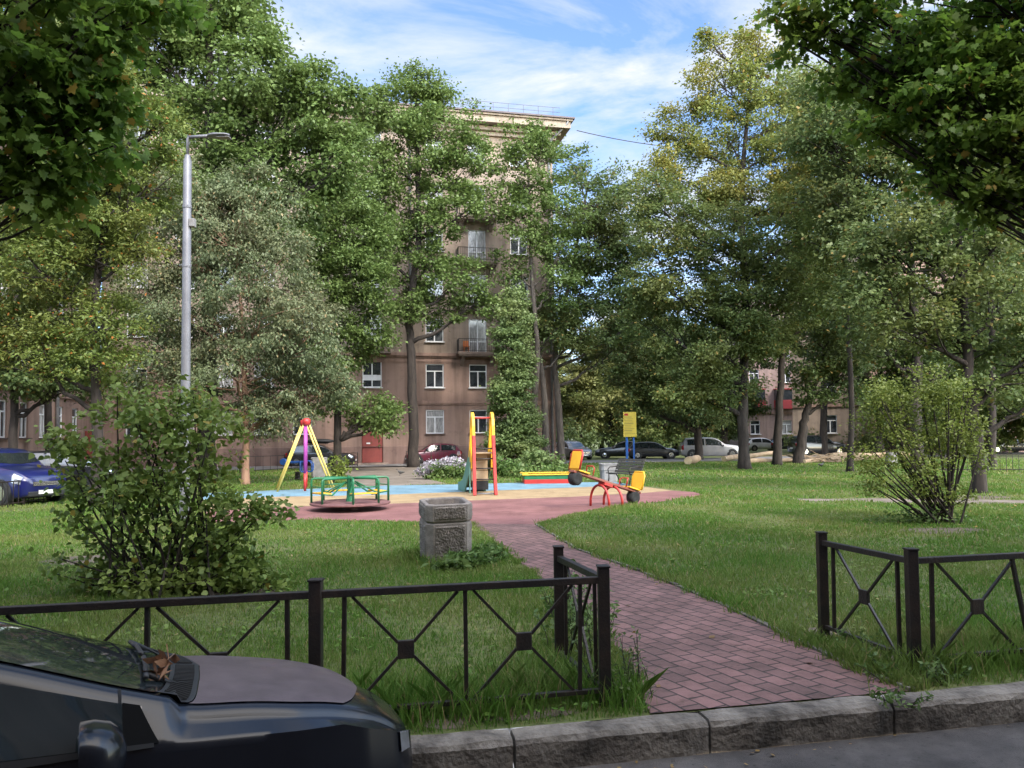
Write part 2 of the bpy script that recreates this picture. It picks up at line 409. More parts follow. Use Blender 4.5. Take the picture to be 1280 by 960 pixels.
# playground surface in bands
def poly_px(L): return [gp(x, y) for x, y in L]
band_top = [(250, 617), (349, 613), (420, 610), (486, 607), (560, 606), (653, 603.5), (720, 603), (770, 603)]
blue_bot = [(250, 625), (352, 621), (420, 620), (486, 618.5), (562, 615.5), (656, 612), (720, 609.5), (790, 606.5)]
yel_bot = [(250, 640), (352, 634), (420, 632), (500, 629.5), (562, 627), (625, 624.5), (720, 621), (803, 616.5), (840, 613.5)]
red_bot = [(262, 655), (380, 650), (480, 652), (590, 656), (668, 656), (712, 643), (770, 633), (830, 627), (880, 619), (868, 615.5)]
M['r_blue'] = pmat('blue_rubber', (.125, .235, .30), (.165, .28, .345), 1.5, .9, bump=.3, bscale=90)
M['r_yel'] = pmat('sand_rubber', (.29, .205, .105), (.36, .26, .14), 1.5, .9, bump=.3, bscale=90)
M['r_red'] = pmat('red_rubber', (.185, .078, .072), (.24, .108, .10), 1.3, .9, bump=.3, bscale=90)
for k_ in ('r_blue', 'r_yel', 'r_red'): stain(M[k_], ((.9, .36, .56, (.72, .70, .68)), (3.5, .30, .45, (.70, .68, .66)), (14, .28, .40, (.62, .6, .58))))
mb = MB()
def strip(A, B):
    P = [(v.x, v.y, .008) for v in poly_px(A)] + [(v.x, v.y, .008) for v in reversed(poly_px(B))]
    mb.add(P, [tuple(range(len(P)))])
mb.mi = 0; strip(band_top, blue_bot); mb.mi = 1; strip(blue_bot, yel_bot); mb.mi = 2; strip(yel_bot, red_bot)
tag(mb.build('playground_floor', [M['r_blue'], M['r_yel'], M['r_red']]), kind='structure')
PLAY = poly_px(band_top) + poly_px(list(reversed(red_bot)))
# worn tracks and the yard road by the houses
M['dirt'] = pmat('trodden_dirt', (.12, .095, .07), (.20, .165, .13), 1.2, 1, bump=.5, bscale=30)
TR1 = [gp(x, y) for x, y in ((430, 609), (445, 598), (420, 590), (400, 584), (560, 582), (545, 590), (530, 598), (560, 605))]
flat('dirt_path', TR1, .006, M['dirt'])
TR2 = [gp(x, y) for x, y in ((985, 623.5), (1040, 624), (1100, 623), (1150, 624.5), (1200, 624), (1300, 626), (1300, 630.5), (1210, 630.2), (1160, 628), (1110, 629), (1060, 626), (1010, 627))]
flat('dirt_path', TR2, .006, M['dirt'])
M['asphalt2'] = pmat('yard_asphalt', (.13, .125, .12), (.19, .18, .175), 1.2, .95, bump=.4, bscale=60)
fd = Vector((math.cos(R(12.5)), math.sin(R(12.5)), 0)); fnn = Vector((-fd.y, fd.x, 0))
FB = Vector((-10, 55, 0))
def fp(t, off): return FB + fd * t + fnn * off
flat('yard_road', [fp(-17, -8.5), fp(-2, -6.5), fp(14, -6), fp(60, -3), fp(110, 8), fp(110, 14), fp(60, 5), fp(14, .0), fp(-17, 0)], .006, M['asphalt2'])
flat('yard_road', [(-26, 22), (-15.5, 22), (-21, 40), fp(-15, -6.7), fp(-19, -4)], .0075, M['asphalt2'])
ROADS = [[fp(-17, -8.5), fp(-2, -6.5), fp(14, -6), fp(60, -3), fp(60, 5), fp(14, 0), fp(-17, 0)], [Vector((-26, 22, 0)), Vector((-15.5, 22, 0)), Vector((-21, 40, 0)), fp(-15, -6.7), fp(-19, -4)]]

M['soil'] = pmat('bare_soil', (.07, .052, .036), (.15, .118, .085), 4, 1, bump=.9, bscale=40, detail=10)
def blob(cx, cy, rx, ry, seed):
    r2 = random.Random(seed); return [Vector((cx + rx * r2.uniform(.7, 1.15) * math.cos(a), cy + ry * r2.uniform(.7, 1.15) * math.sin(a), 0)) for a in np.linspace(0, 2 * math.pi, 15)[:-1]]
SOIL = []
for i, (px, py, rx, ry) in enumerate(((640, 892, .42, .13), (560, 905, .22, .10), (1105, 828, .34, .22), (1040, 790, .22, .2), (100, 700, .6, .5), (1180, 664, .9, .5), (300, 745, .7, .4), (1225, 622, 1.0, .8))):
    c = gp(px, py); SOIL.append(blob(c.x, c.y, rx, ry, i)); flat('bare_soil', SOIL[-1], .003 + .0004 * i, M['soil'])
def inside(P, poly):
    x, y = P[:, 0], P[:, 1]; r_ = np.zeros(len(P), bool); n = len(poly)
    for i in range(n):
        x0, y0 = poly[i][0], poly[i][1]; x1, y1 = poly[(i + 1) % n][0], poly[(i + 1) % n][1]
        c = ((y0 > y) != (y1 > y)) & (x < (x1 - x0) * (y - y0) / (y1 - y0 + 1e-12) + x0)
        r_ ^= c
    return r_
def blades(P, h, wd, lean=.5):
    n = len(P); a = rng.uniform(0, 2 * np.pi, n); h = h * rng.uniform(.6, 1.25, n)
    side = np.stack([np.cos(a), np.sin(a), 0 * a], 1) * (wd * rng.uniform(.7, 1.3, n))[:, None] * .5
    b2 = rng.uniform(0, 2 * np.pi, n); l_ = rng.uniform(.1, 1, n) * lean * h
    off = np.stack([np.cos(b2) * l_, np.sin(b2) * l_, h], 1)
    base = np.concatenate([P, np.full((n, 1), -.004)], 1)
    mid = base + off * np.array([.4, .4, .62])
    V = np.stack([base - side, base + side, mid + side * .75, base + off, mid - side * .75], 1)
    return V
def smooth_noise(P, s, seed=0):
    r2 = np.random.default_rng(seed); v = 0
    for k in range(5):
        a = r2.uniform(0, 6.28); f = s * (1 + .6 * k)
        v = v + np.sin((P[:, 0] * np.cos(a) + P[:, 1] * np.sin(a)) * f + r2.uniform(0, 6.28))
    return v / 5
M['grass'] = leaf_mat('grass_blades', (.085, .19, .024), (.165, .275, .048), (.20, .25, .062), (.36, .30, .13), .07, trans=.45, nscale=.45)
allV = []
for (y0, y1, dens, h, wd) in ((3.6, 7, 3200, .06, .0055), (7, 12, 1700, .06, .008), (12, 20, 620, .062, .014), (20, 32, 190, .075, .026), (32, 52, 60, .085, .05)):
    xs = .76 * y1 + 1; n = int(dens * (2 * xs) * (y1 - y0))
    P = np.stack([rng.uniform(-xs, xs, n), rng.uniform(y0, y1, n)], 1)
    P = P[np.abs(P[:, 0]) < .74 * P[:, 1] + .8]
    ok = ((P - np.array([K0.x, K0.y])) @ np.array([kn.x, kn.y])) > KERB_W + .01
    for poly in [PATH, PLAY, TR1, TR2] + ROADS: ok &= ~inside(P, poly)
    ok &= rng.uniform(0, 1, len(P)) < np.clip(.95 + .55 * smooth_noise(P, 1.1, 3), .25, 1)
    for poly in SOIL: ok &= ~(inside(P, poly) & (rng.uniform(0, 1, len(P)) < .84))
    P = P[ok]
    hh = h * np.clip(1 + .6 * smooth_noise(P, .9, 5) + .35 * smooth_noise(P, 2.7, 6), .45, 2.2)
    dk = (P - np.array([K0.x, K0.y])) @ np.array([kn.x, kn.y])
    hh = hh * np.where((dk < 1.35) & (dk > .45), 1.7, 1.0) * np.where(dk < .35, .7, 1.0)
    allV.append(blades(P, hh, wd, .8))
# longer tufts along the kerb, fence and path edge
def tufts(pts, n, spread, h, wd, over=False):
    P = []
    for p in pts:
        P.append(np.array([[p[0], p[1]]]) + rng.normal(0, spread, (n, 2)))
    P = np.concatenate(P)
    ok = ((P - np.array([K0.x, K0.y])) @ np.array([kn.x, kn.y])) > KERB_W - .02
    if not over: ok &= ~inside(P, PATH) & ~inside(P, PLAY)
    return blades(P[ok], h, wd, lean=.9)
T = [kp(t, random.uniform(.3, 1.1)) for t in np.linspace(-.2, 1.6, 26)] + [kp(t, random.uniform(.3, .9)) for t in np.linspace(3.3, 5.5, 14)]
allV.append(tufts(T, 90, .09, .21, .008))
T = [re_[i].lerp(re_[i + 1], f_) + Vector((.1, 0, 0)) for i in range(len(re_) - 1) for f_ in np.linspace(0, 1, 8)]
allV.append(tufts(T, 46, .08, .12, .010))
T = [re_[i].lerp(re_[i + 1], random.random()) + Vector((random.uniform(-.02, .09), 0, 0)) for i in range(len(re_) - 1) for k in range(9)] + [left_edge[i].lerp(left_edge[i + 1], random.random()) + Vector((random.uniform(-.08, .02), 0, 0)) for i in range(len(left_edge) - 1) for k in range(9)]
allV.append(tufts(T, 34, .05, .085, .009, True))
T = [gp(x, y) for x, y in ((535, 706), (560, 710), (585, 705), (600, 700), (520, 700), (608, 690))]
allV.append(tufts(T, 120, .12, .17, .013))
n = 26000
P = np.stack([rng.uniform(-12, 14, n), rng.uniform(4, 18, n)], 1)
ok = ((P - np.array([K0.x, K0.y])) @ np.array([kn.x, kn.y])) > KERB_W + .05
ok &= (np.abs(P[:, 0]) < .72 * P[:, 1] + .6) & (smooth_noise(P, 1.7, 9) > .12)
for poly in (PATH, PLAY): ok &= ~inside(P, poly)
P = P[ok]; n = len(P); P3 = np.concatenate([P, rng.uniform(.01, .06, n)[:, None]], 1); an = rng.uniform(0, 6.28, n); s = rng.uniform(.012, .034, n)
u = np.stack([np.cos(an), np.sin(an), rng.normal(0, .3, n)], 1) * s[:, None]; v = np.stack([-np.sin(an), np.cos(an), rng.normal(0, .3, n)], 1) * s[:, None] * .75
P3 = P3[:, None, :]; allV.append(np.concatenate([P3 - u[:, None], P3 - v[:, None], P3 + u[:, None] * .7 - v[:, None] * .6, P3 + u[:, None] * .7 + v[:, None] * .6, P3 + v[:, None]], 1))
g = raw_mesh('grass', np.concatenate(allV), 5, M['grass'])
tag(g, 'short green lawn grass with longer tufts along fence and kerb', 'grass', kind='stuff')
# fallen leaves
M['fallen'] = leaf_mat('fallen_leaves', (.30, .20, .05), (.20, .12, .05), trans=.2)
n = 3400
P = np.stack([rng.uniform(-20, 34, n), rng.uniform(5, 44, n)], 1)
keep = (rng.uniform(0, 1, n) < np.where((P[:, 0] > 6) & (P[:, 1] > 14), 1, .12)) & ~inside(P, PLAY)
P = P[keep & (((P - np.array([K0.x, K0.y])) @ np.array([kn.x, kn.y])) > .3)]
P = np.concatenate([P, np.array([[1.75, 6.9], [2.3, 6.1], [1.2, 8.2], [.9, 9.8], [1.5, 11.2]])])
gt = rng.uniform(-1.5, 4.5, 45); go = -np.abs(rng.normal(0, .10, 45)) - .02
G2 = np.array([[kp(a_, b_).x, kp(a_, b_).y] for a_, b_ in zip(gt, go)]); nlawn = len(P); P = np.concatenate([P, G2])
n = len(P); a = rng.uniform(0, 6.28, n); s = rng.uniform(.018, .045, n); s[nlawn:] *= .5
u = np.stack([np.cos(a), np.sin(a), rng.normal(0, .2, n)], 1) * s[:, None]; v = np.stack([-np.sin(a), np.cos(a), rng.normal(0, .25, n)], 1) * s[:, None] * .7
zl = np.where(inside(P, PATH), .022, .055); zl[nlawn:] = -KERB_H + .012
c = np.concatenate([P, zl[:, None]], 1)
V = np.stack([c - u, c - u * .2 + v, c + u, c - u * .1 - v], 1)
tag(raw_mesh('fallen_leaves', V, 4, M['fallen']), 'yellow and brown leaves fallen on the lawn', 'leaves', kind='stuff')
# ------------------------------------------------------------------ fences
FH = .93
def fence_run(root, A, B, cells, inset=.17, bent=False):
    """one panel between two posts (local coordinates)"""
    d = B - A; L = d.length; u = d / L
    P = lambda s, z: A + u * s + Vector((0, 0, z))
    mb = MB(); mb.bar(P(.03, .835), P(L - .03, .835), .05, .045); mb.build('top_rail', M['iron'], root, bevel=.004)
    mb = MB(); mb.bar(P(.03, .1), P(L - .03, .1), .04, .03); mb.build('bottom_rail', M['iron'], root, bevel=.003)
    xs = np.linspace(inset, L - inset, cells + 1)
    for i, x in enumerate(xs):
        mb = MB(); k = .07 if (bent and i == 1) else random.uniform(-.006, .006)
        mb.bar(P(x - k, .815), P(x + k, .11), .026); mb.build('baluster', M['iron'], root)
    for i in range(cells):
        c = (xs[i] + xs[i + 1]) / 2
        mb = MB(); mb.bar(P(c - .052, .46), P(c + .052, .46), .03, .115); mb.build('centre_plate', M['iron'], root, bevel=.004)
        for sx_ in (-1, 1):
            for sz in (-1, 1):
                e_ = xs[i] + .05 if sx_ < 0 else xs[i + 1] - .05
                mb = MB(); mb.bar(P(c + sx_ * .05, .46 + sz * .045), P(e_, .81 if sz > 0 else .115), .018); mb.build('brace', M['iron'], root)
def fence_post(root, p, lean=(0, 0)):
    mb = MB(); mb.bar(Vector(p) + Vector((0, 0, -.1)), Vector(p) + Vector((lean[0], lean[1], FH - .012)), .078)
    o = mb.build('post', M['iron'], root, bevel=.006)
    mb = MB(); mb.box(Vector(p) + Vector((lean[0], lean[1], FH - .006)), (.088, .088, .014)); mb.build('cap', M['iron'], o, bevel=.003)
ft = lambda px, py, Y: Vector((at(px, py, Y).x, Y, 0))
A1 = ft(395, 735, 4.85); C1 = ft(754, 715, 5.25); B1 = ft(698, 690, 6.2)
fl = thing('metal_fence', 'low black metal fence with crossed braces beside the dark car', 'fence', C1)
A_ = A1 - C1; ud = A_.normalized(); A2 = A_ + ud * 1.95; A3 = A2 + ud * 1.95; B_ = B1 - C1
for p in (Vector((0, 0, 0)), A_, A2, A3, B_): fence_post(fl, p)
fence_run(fl, A_, Vector((0, 0, 0)), 2); fence_run(fl, A2, A_, 2); fence_run(fl, A3, A2, 2); fence_run(fl, B_, Vector((0, 0, 0)), 1)
C2 = ft(1139, 700, 5.88); B2 = ft(1027, 680, 6.92)
fr = thing('metal_fence', 'low black metal fence right of the brick path entrance', 'fence', C2)
D_ = -ud * 1.95; B_ = B2 - C2
for p in (Vector((0, 0, 0)), D_, D_ * 2, B_): fence_post(fr, p)
fence_run(fr, Vector((0, 0, 0)), D_, 2, bent=True); fence_run(fr, D_, D_ * 2, 2); fence_run(fr, B_, Vector((0, 0, 0)), 1, inset=.15)

# far low fences: posts + rails + bars
def picket(name, label, A, B, n, h=.75):
    t = thing(name, label, 'fence', A); d = B - A
    mb = MB()
    for z in (h, h * .15): mb.bar(Vector((0, 0, z)), d + Vector((0, 0, z)), .035)
    mb.build('rail', M['iron'], t)
    for k in range(n + 1):
        p = d * (k / n); mb = MB(); big = k % 6 == 0
        mb.bar(p, p + Vector((0, 0, h + (.06 if big else -.02))), .05 if big else .018)
        mb.build('post' if big else 'baluster', M['iron'], t)
    return t
picket('yard_fence', 'low dark picket fence in front of the blue car', gp(-60, 645), gp(98, 622), 24, .72)
picket('yard_fence', 'low dark fence before the brown wall beside the red door', gp(300, 592), gp(447, 583), 18, .9)
picket('yard_fence', 'short dark fence panel right of the red door', gp(508, 581), gp(560, 581), 10, .9)
picket('yard_fence', 'low metal fence far right behind the leaning trunk', gp(1235, 590), gp(1330, 590), 12, .8)
picket('yard_fence', 'low fence half hidden behind the yellow green shrub', gp(1150, 590), gp(1215, 590), 12, .8)

# ------------------------------------------------------------------ concrete litter bin
t = thing('litter_bin', 'grey concrete litter bin with pebbled panels beside the path', 'litter bin', gp(557, 701), R(9))
t.rotation_euler = (R(5), R(-1), R(17)); t.scale = (1, 1, .94)
def octo(s, c): return [(-s + c, -s), (s - c, -s), (s, -s + c), (s, s - c), (s - c, s), (-s + c, s), (-s, s - c), (-s, -s + c)]
mb = MB()
def ring_stack(mb, st, c0=.085):
    n = 8; vs = []; fs = []
    for s_, z_ in st: vs += [(p[0], p[1], z_) for p in octo(s_, c0 * s_ / .33)]
    for i in range(len(st) - 1):
        for k in range(n): fs.append((i * n + k, i * n + (k + 1) % n, (i + 1) * n + (k + 1) % n, (i + 1) * n + k))
    mb.add(vs, fs)
ring_stack(mb, [(.315, 0), (.325, .02), (.335, .64), (.33, .655), (.315, .66), (.315, .69)])
mb.build('body', M['granite'], t, bevel=.006)
mb = MB()
ring_stack(mb, [(.31, .67), (.335, .685), (.34, .70), (.34, .93), (.332, .945), (.28, .945), (.265, .93), (.25, .72)])
mb.add([(p[0], p[1], .80) for p in octo(.25, .07)], [tuple(range(8))])
lip = mb.build('rim', M['granite'], t, bevel=.006)
def rough_panel(wd, z0, z1, y0, mat, par, a):
    nx, nz = 60, int(60 * (z1 - z0) / wd); rows = []
    r2 = np.random.default_rng(int(z0 * 100) + int(a * 10))
    X = np.linspace(-wd / 2, wd / 2, nx); Z = np.linspace(z0, z1, nz)
    # worm-like relief
    ph = r2.uniform(0, 6.28, 8)
    for j, z in enumerate(Z):
        row = []
        for i, x in enumerate(X):
            v = math.sin(x * 150 + 2.2 * math.sin(z * 95 + ph[0]) + 1.5 * math.sin(x * 60 + z * 40 + ph[1])) * math.sin(z * 190 + 2.4 * math.sin(x * 80 + ph[2]))
            v = max(-.5, min(.6, v)) + r2.uniform(-.15, .15)
            edge = min(1, min(i, nx - 1 - i, j, nz - 1 - j) / 2)
            y = -(y0(z) + (.004 + .014 * (v + .5)) * edge - .003 * (1 - edge))
            p = Matrix.Rotation(a, 3, 'Z') @ Vector((x, y, z)); row.append(p)
        rows.append(row)
    mb = MB(); mb.grid(rows); mb.build('relief_panel', mat, par, smooth=True)
for k in range(4):
    rough_panel(.45, .04, .62, lambda z: .325 + .01 * z / .62, M['granite'], t, k * math.pi / 2)
    rough_panel(.47, .715, .915, lambda z: .34, M['granite'], lip, k * math.pi / 2)

# ------------------------------------------------------------------ merry-go-round
t = thing('merry_go_round', 'green merry-go-round with yellow seats on a maroon disc', 'merry-go-round', gp(438, 637.5), R(8))
M['maroon'] = pmat('maroon_deck', (.13, .06, .06), (.19, .09, .085), 4, .7, bump=.2)
mb = MB(); mb.lathe([(.2, .0), (.2, .16), (.98, .15), (1.01, .165), (1.01, .2), (.98, .215), (.05, .22)], 48); mb.build('disc', M['maroon'], t, smooth=True, flat_angle=35)
mb = MB(); mb.lathe([(.11, .22), (.10, .3), (.075, .42), (.075, .80), (.09, .80), (.09, .84), (.03, .85)], 20); mb.build('hub', M['green'], t, smooth=True, flat_angle=35)
for k in range(4):
    a = k * math.pi / 2 + .5
    u = Vector((math.cos(a), math.sin(a), 0)); v = Vector((-u.y, u.x, 0)); Z = Vector((0, 0, 1))
    mb = MB()
    for s_ in (-1, 1):
        b_ = u * .9 + v * (.34 * s_)
        mb.tube([u * .07 + Z * .81, u * .5 + v * (.19 * s_) + Z * .82, b_ * .93 + Z * .82, b_ * .985 + Z * .80, b_ + Z * .75, b_ + Z * .21], .028, 8)
        mb.tube([b_ + Z * .46, u * .62 + v * .30 * s_ + Z * .42, u * .14 + Z * .72], .02, 6)
    mb.tube([u * .9 - v * .34 + Z * .62, u * .9 + v * .34 + Z * .62], .017, 6)
    mb.build('rail_frame', M['green'], t, smooth=True)
    mb = MB(); mb.box(u * .76 + Z * .46, (.27, .62, .035), a); mb.build('seat', M['yellow'], t, bevel=.012)

# ------------------------------------------------------------------ slide
Lp, Rp = gp(592, 620), gp(621, 619)
mid = (Lp + Rp) / 2
ax = math.atan2((Rp - Lp).y, (Rp - Lp).x)
t = thing('playground_slide', 'red and yellow slide with ladder and plywood chute', 'slide', mid, R(6))
HP = 1.32
t.rotation_euler = (0, 0, R(9))
for s_ in (-1, 1):
    mb = MB(); x = s_ * .315
    pts = [(x * 1.06, 0, 0), (x * 1.02, .16, .8), (x, .30, 1.5), (x, .36, 1.86)]
    for i in range(3): mb.bar(pts[i], pts[i + 1], .075, .17, up=(1, 0, 0)) if False else mb.bar(pts[i], Vector(pts[i + 1]) + (Vector(pts[i + 1]) - Vector(pts[i])).normalized() * .012, .17, .10, up=(1, 0, 0))
    mb.build('ladder_rail', M['red'], t, bevel=.012)
    mb = MB(); pts = [(x, .36, 1.86), (x, .40, 2.15), (x, .47, 2.38), (x, .58, 2.52), (x, .72, 2.55), (x, .86, 2.44), (x, .96, 2.22), (x, 1.02, 1.9), (x - .02, 1.06, 1.55), (x - .04, 1.14, 1.2)]
    for i in range(9):
        a_, b_ = Vector(pts[i]), Vector(pts[i + 1]); mb.bar(a_, b_ + (b_ - a_).normalized() * .02, .16 - .002 * i, .095 + .002 * (i % 2), up=(1, 0, 0))
    mb.build('handrail', M['yellow'], t, bevel=.01)
for z in (.06, .50, .84, 1.14, 1.46):
    mb = MB(); y = .2 * z; mb.tube([(-.31, y, z), (.31, y, z)], .022, 8); mb.build('rung', M['iron'] if z > .3 else M['galv'], t, smooth=True)
mb = MB(); mb.tube([(-.32, .60, 2.44), (.32, .60, 2.44)], .028, 8); mb.build('crossbar', M['red'], t, smooth=True)
mb = MB(); mb.box((0, .62, HP), (.56, .55, .04)); mb.build('platform', M['ply'], t, bevel=.005)
prof = [(.86, HP), (1.0, HP - .08), (1.35, .92), (1.75, .48), (2.05, .24), (2.4, .15), (2.7, .12)]
SK = -.14   # the chute drifts to the left
mb = MB(); mb.grid([[(x + SK * (y - .86), y, z) for x in np.linspace(-.3, .3, 5)] for y, z in prof]); mb.grid([[(x + SK * (y - .86), y, z - .03) for x in np.linspace(-.3, .3, 5)] for y, z in prof]); mb.build('chute', M['ply'], t, smooth=True)
for k, (z0, z1) in enumerate(((.12, .40), (.42, .74), (.76, 1.06), (1.08, 1.30))):
    mb = MB(); yy = .95 + .0 * k; mb.box((-.05 - .01 * k, yy, (z0 + z1) / 2), (.54, .03, z1 - z0)); mb.build('back_panel', M['rubber'] if k == 0 else M['ply'], t, bevel=.004)
for s_ in (-1, 1):
    for nm, mt, i0, i1 in (('upper_side_board', 'yellow', 0, 1), ('side_board', 'teal', 1, 6)):
        mb = MB()
        for i in range(i0, i1):
            (y0, z0), (y1, z1) = prof[i], prof[i + 1]; x0 = s_ * .335 + SK * (y0 - .86); x1 = s_ * .335 + SK * (y1 - .86); hx = .022
            lo0, lo1 = (max(0.01, z0 - .5) if i < 4 else 0.01), (max(.01, z1 - .5) if i < 3 else 0.01)
            vs = [(x0 - hx, y0, lo0), (x0 + hx, y0, lo0), (x0 + hx, y0, z0 + .17), (x0 - hx, y0, z0 + .17), (x1 - hx, y1, lo1), (x1 + hx, y1, lo1), (x1 + hx, y1, z1 + .17), (x1 - hx, y1, z1 + .17)]
            mb.add(vs, [(0, 1, 2, 3), (7, 6, 5, 4), (0, 4, 5, 1), (1, 5, 6, 2), (2, 6, 7, 3), (3, 7, 4, 0)])
        mb.build(nm, M[mt], t)
mb = MB(); mb.box((-.385, .93, .52), (.03, .16, 1.0)); mb.build('support_board', M['teal'], t, bevel=.005)

# ------------------------------------------------------------------ A-frame swing
P0 = gp(383, 614)
t = thing('swing_frame', 'yellow and purple A-frame swing with red joints left of the merry-go-round', 'swing', P0, math.atan2(-P0.x, P0.y) * 1.0 + R(3))
HS = 2.42
for k, y in enumerate((0, 1.7)):
    ap = Vector((0, y, HS))
    for s_ in (-1, 1):
        mb = MB(); mb.tube([ap + Vector((s_ * .06, 0, 0)), (s_ * .98, y + .02, 0)], .035, 10); mb.build('leg', M['pale_yellow'], t, smooth=True)
    mb = MB(); x = -.05 + .13 * k; mb.tube([(x, y, .0), (x, y, .62)], .05, 10); a = mb.build('post', M['red'], t, smooth=True)
    mb = MB(); mb.tube([(x, y, .62), (x, y, HS - .1)], .05, 10); mb.build('upper_post', M['purple'], a, smooth=True)
    mb = MB(); mb.lathe([(.05, -.12), (.13, -.09), (.14, .08), (.06, .14)], 12, (0, y, HS)); mb.build('joint', M['red'], t, smooth=True)
mb = MB(); mb.tube([(0, 0, HS), (0, 1.7, HS)], .045, 10); mb.build('top_beam', M['red'], t, smooth=True)

# blue spring rocker behind the swing
t = thing('spring_rocker', 'blue spring rocker with bent tube handles behind the swing', 'spring rocker', gp(372, 600), R(5))
mb = MB()
for k in range(5): mb.lathe([(.10, .02 + k * .07), (.13, .04 + k * .07), (.13, .065 + k * .07), (.10, .085 + k * .07)], 14)
mb.build('spring', M['iron'], t, smooth=True)
mb = MB(); mb.box((-.1, 0, .80), (1.05, .30, .10)); mb.lathe([(.0, -.16), (.14, -.16), (.16, 0), (.14, .16), (.0, .16)], 14, (-.62, 0, .82), 'Y'); mb.build('seat', M['blue'], t, bevel=.02)
mb = MB()
for y in (-.2, .2): mb.tube([(.15, y, .85), (.15, y, .42), (.2, y, .37), (.6, y, .37), (.66, y, .45), (.66, y, .72), (.55, y, .84), (.3, y, .85)], .028, 8)
mb.build('handle_frame', M['blue'], t, smooth=True)
t = thing('litter_bin', 'small white concrete bin behind the A-frame swing', 'litter bin', gp(399, 597), R(10))
mb = MB(); ring_stack(mb, [(.34, 0), (.36, .6), (.37, .62), (.37, .9), (.3, .9), (.28, .75)]); mb.add([(p[0], p[1], .76) for p in octo(.3, .09)], [tuple(range(8))])
M['pale'] = pmat('pale_concrete', (.19, .183, .178), (.28, .27, .262), 5, .9, bump=.4)
mb.build('body', M['pale'], t, bevel=.01)
mb = MB(); mb.box((0, 0, .93), (.72, .72, .05)); mb.build('rim', M['pale'], t, bevel=.01)

# ------------------------------------------------------------------ sandbox
c = gp(656, 605); t = thing('sandbox', 'sandbox with yellow top boards over green and red sides', 'sandbox', c, R(2))
LX, LY = 2.0, 1.7
for nm, z0, z1, mt in (('side_board', 0, .17, 'red'), ('side_board', .172, .33, 'green')):
    for k, (a, b_) in enumerate((((0, 0), (LX, 0)), ((LX, 0), (LX, LY)), ((LX, LY), (0, LY)), ((0, LY), (0, 0)))):
        mb = MB(); a3 = Vector((a[0], a[1], (z0 + z1) / 2)); b3 = Vector((b_[0], b_[1], (z0 + z1) / 2))
        mb.bar(a3, b3, .05, z1 - z0); o = mb.build(nm, M['r_olive'] if mt == 'green' and 'r_olive' in M else M[mt], t, bevel=.006)
        o['label'] = f'{"lower" if mt == "red" else "upper"} {mt} side board'
for (a, b_) in (((-.1, .05), (LX + .1, .05)), ((-.1, LY - .05), (LX + .1, LY - .05)), ((.05, .16), (.05, LY - .16)), ((LX - .05, .16), (LX - .05, LY - .16))):
    mb = MB(); mb.bar((a[0], a[1], .355), (b_[0], b_[1], .355), .24 if a[1] == b_[1] else .22, .045); mb.build('seat_board', M['yellow'], t, bevel=.01)
mb = MB(); mb.add([(.03, .03, .2), (LX - .03, .03, .2), (LX - .03, LY - .03, .2), (.03, LY - .03, .2)], [(0, 1, 2, 3)]); mb.build('sand', M['dirt'], t)

# ------------------------------------------------------------------ seesaw
c = gp(758, 633); t = thing('seesaw', 'red seesaw with yellow seat backs and black tyre bumpers', 'seesaw', c, R(38))
tl = R(-15.5); HB = .62
Rt = Matrix.Rotation(-tl, 3, 'Y')
B_ = lambda x, y, z: Rt @ Vector((x, y, z)) + Vector((0, 0, HB))
M['plank'] = pmat('worn_red_plank', (.28, .06, .04), (.20, .10, .07), 4, .55, stretch=(1, 8, 1))
mb = MB(); mb.box(B_(0, 0, 0), (2.5, .2, .06), rot=Rt); mb.build('beam', M['plank'], t, bevel=.01)
for x in (-.24, .24):
    mb = MB(); mb.tube([(x, .34 * math.cos(th), (.56 if x < 0 else .50) * max(0, math.sin(th)) ** .75) for th in np.linspace(0, math.pi, 15)], .033, 8); mb.build('support_arch', M['red'], t, smooth=True)
mb = MB(); mb.tube([(-.24, 0, .55), (.24, 0, .49)], .035, 8); mb.box(B_(0, 0, -.06), (.3, .24, .07), rot=Rt); mb.build('pivot', M['red'], t)
for s_ in (-1, 1):
    mb = MB(); mb.box(B_(s_ * 1.16, 0, .30), (.05, .36, .46), rot=Rt); bk = mb.build('seat_back', M['yellow'], t, bevel=.02)
    mb = MB(); mb.tube([B_(s_ * 1.16, -.19, .06), B_(s_ * 1.16, -.2, .46), B_(s_ * 1.16, -.15, .55), B_(s_ * 1.16, .15, .55), B_(s_ * 1.16, .2, .46), B_(s_ * 1.16, .19, .06)], .026, 8); mb.build('frame', M['red'] if s_ < 0 else M['yellow'], bk, smooth=True)
    mb = MB(); mb.box(B_(s_ * .95, 0, .055), (.42, .3, .04), rot=Rt); mb.build('seat', M['yellow'], t, bevel=.012)
    mb = MB(); mb.tube([B_(s_ * .62, -.13, .03), B_(s_ * .62, -.14, .22), B_(s_ * .66, -.11, .27), B_(s_ * .66, .11, .27), B_(s_ * .62, .14, .22), B_(s_ * .62, .13, .03)], .017, 8); mb.build('handle', M['red'], t, smooth=True)
    p = B_(s_ * 1.08, 0, -.15)
    mb = MB(); mb.lathe([(.07, -.1), (.13, -.115), (.17, -.09), (.175, 0), (.17, .09), (.13, .115), (.07, .1)], 18, p, 'Y'); mb.build('tyre', M['rubber'], t, smooth=True)

# ------------------------------------------------------------------ bench
t = thing('park_bench', 'dark slatted park bench with curved legs behind the seesaw', 'bench', gp(781, 606.5), R(-58))
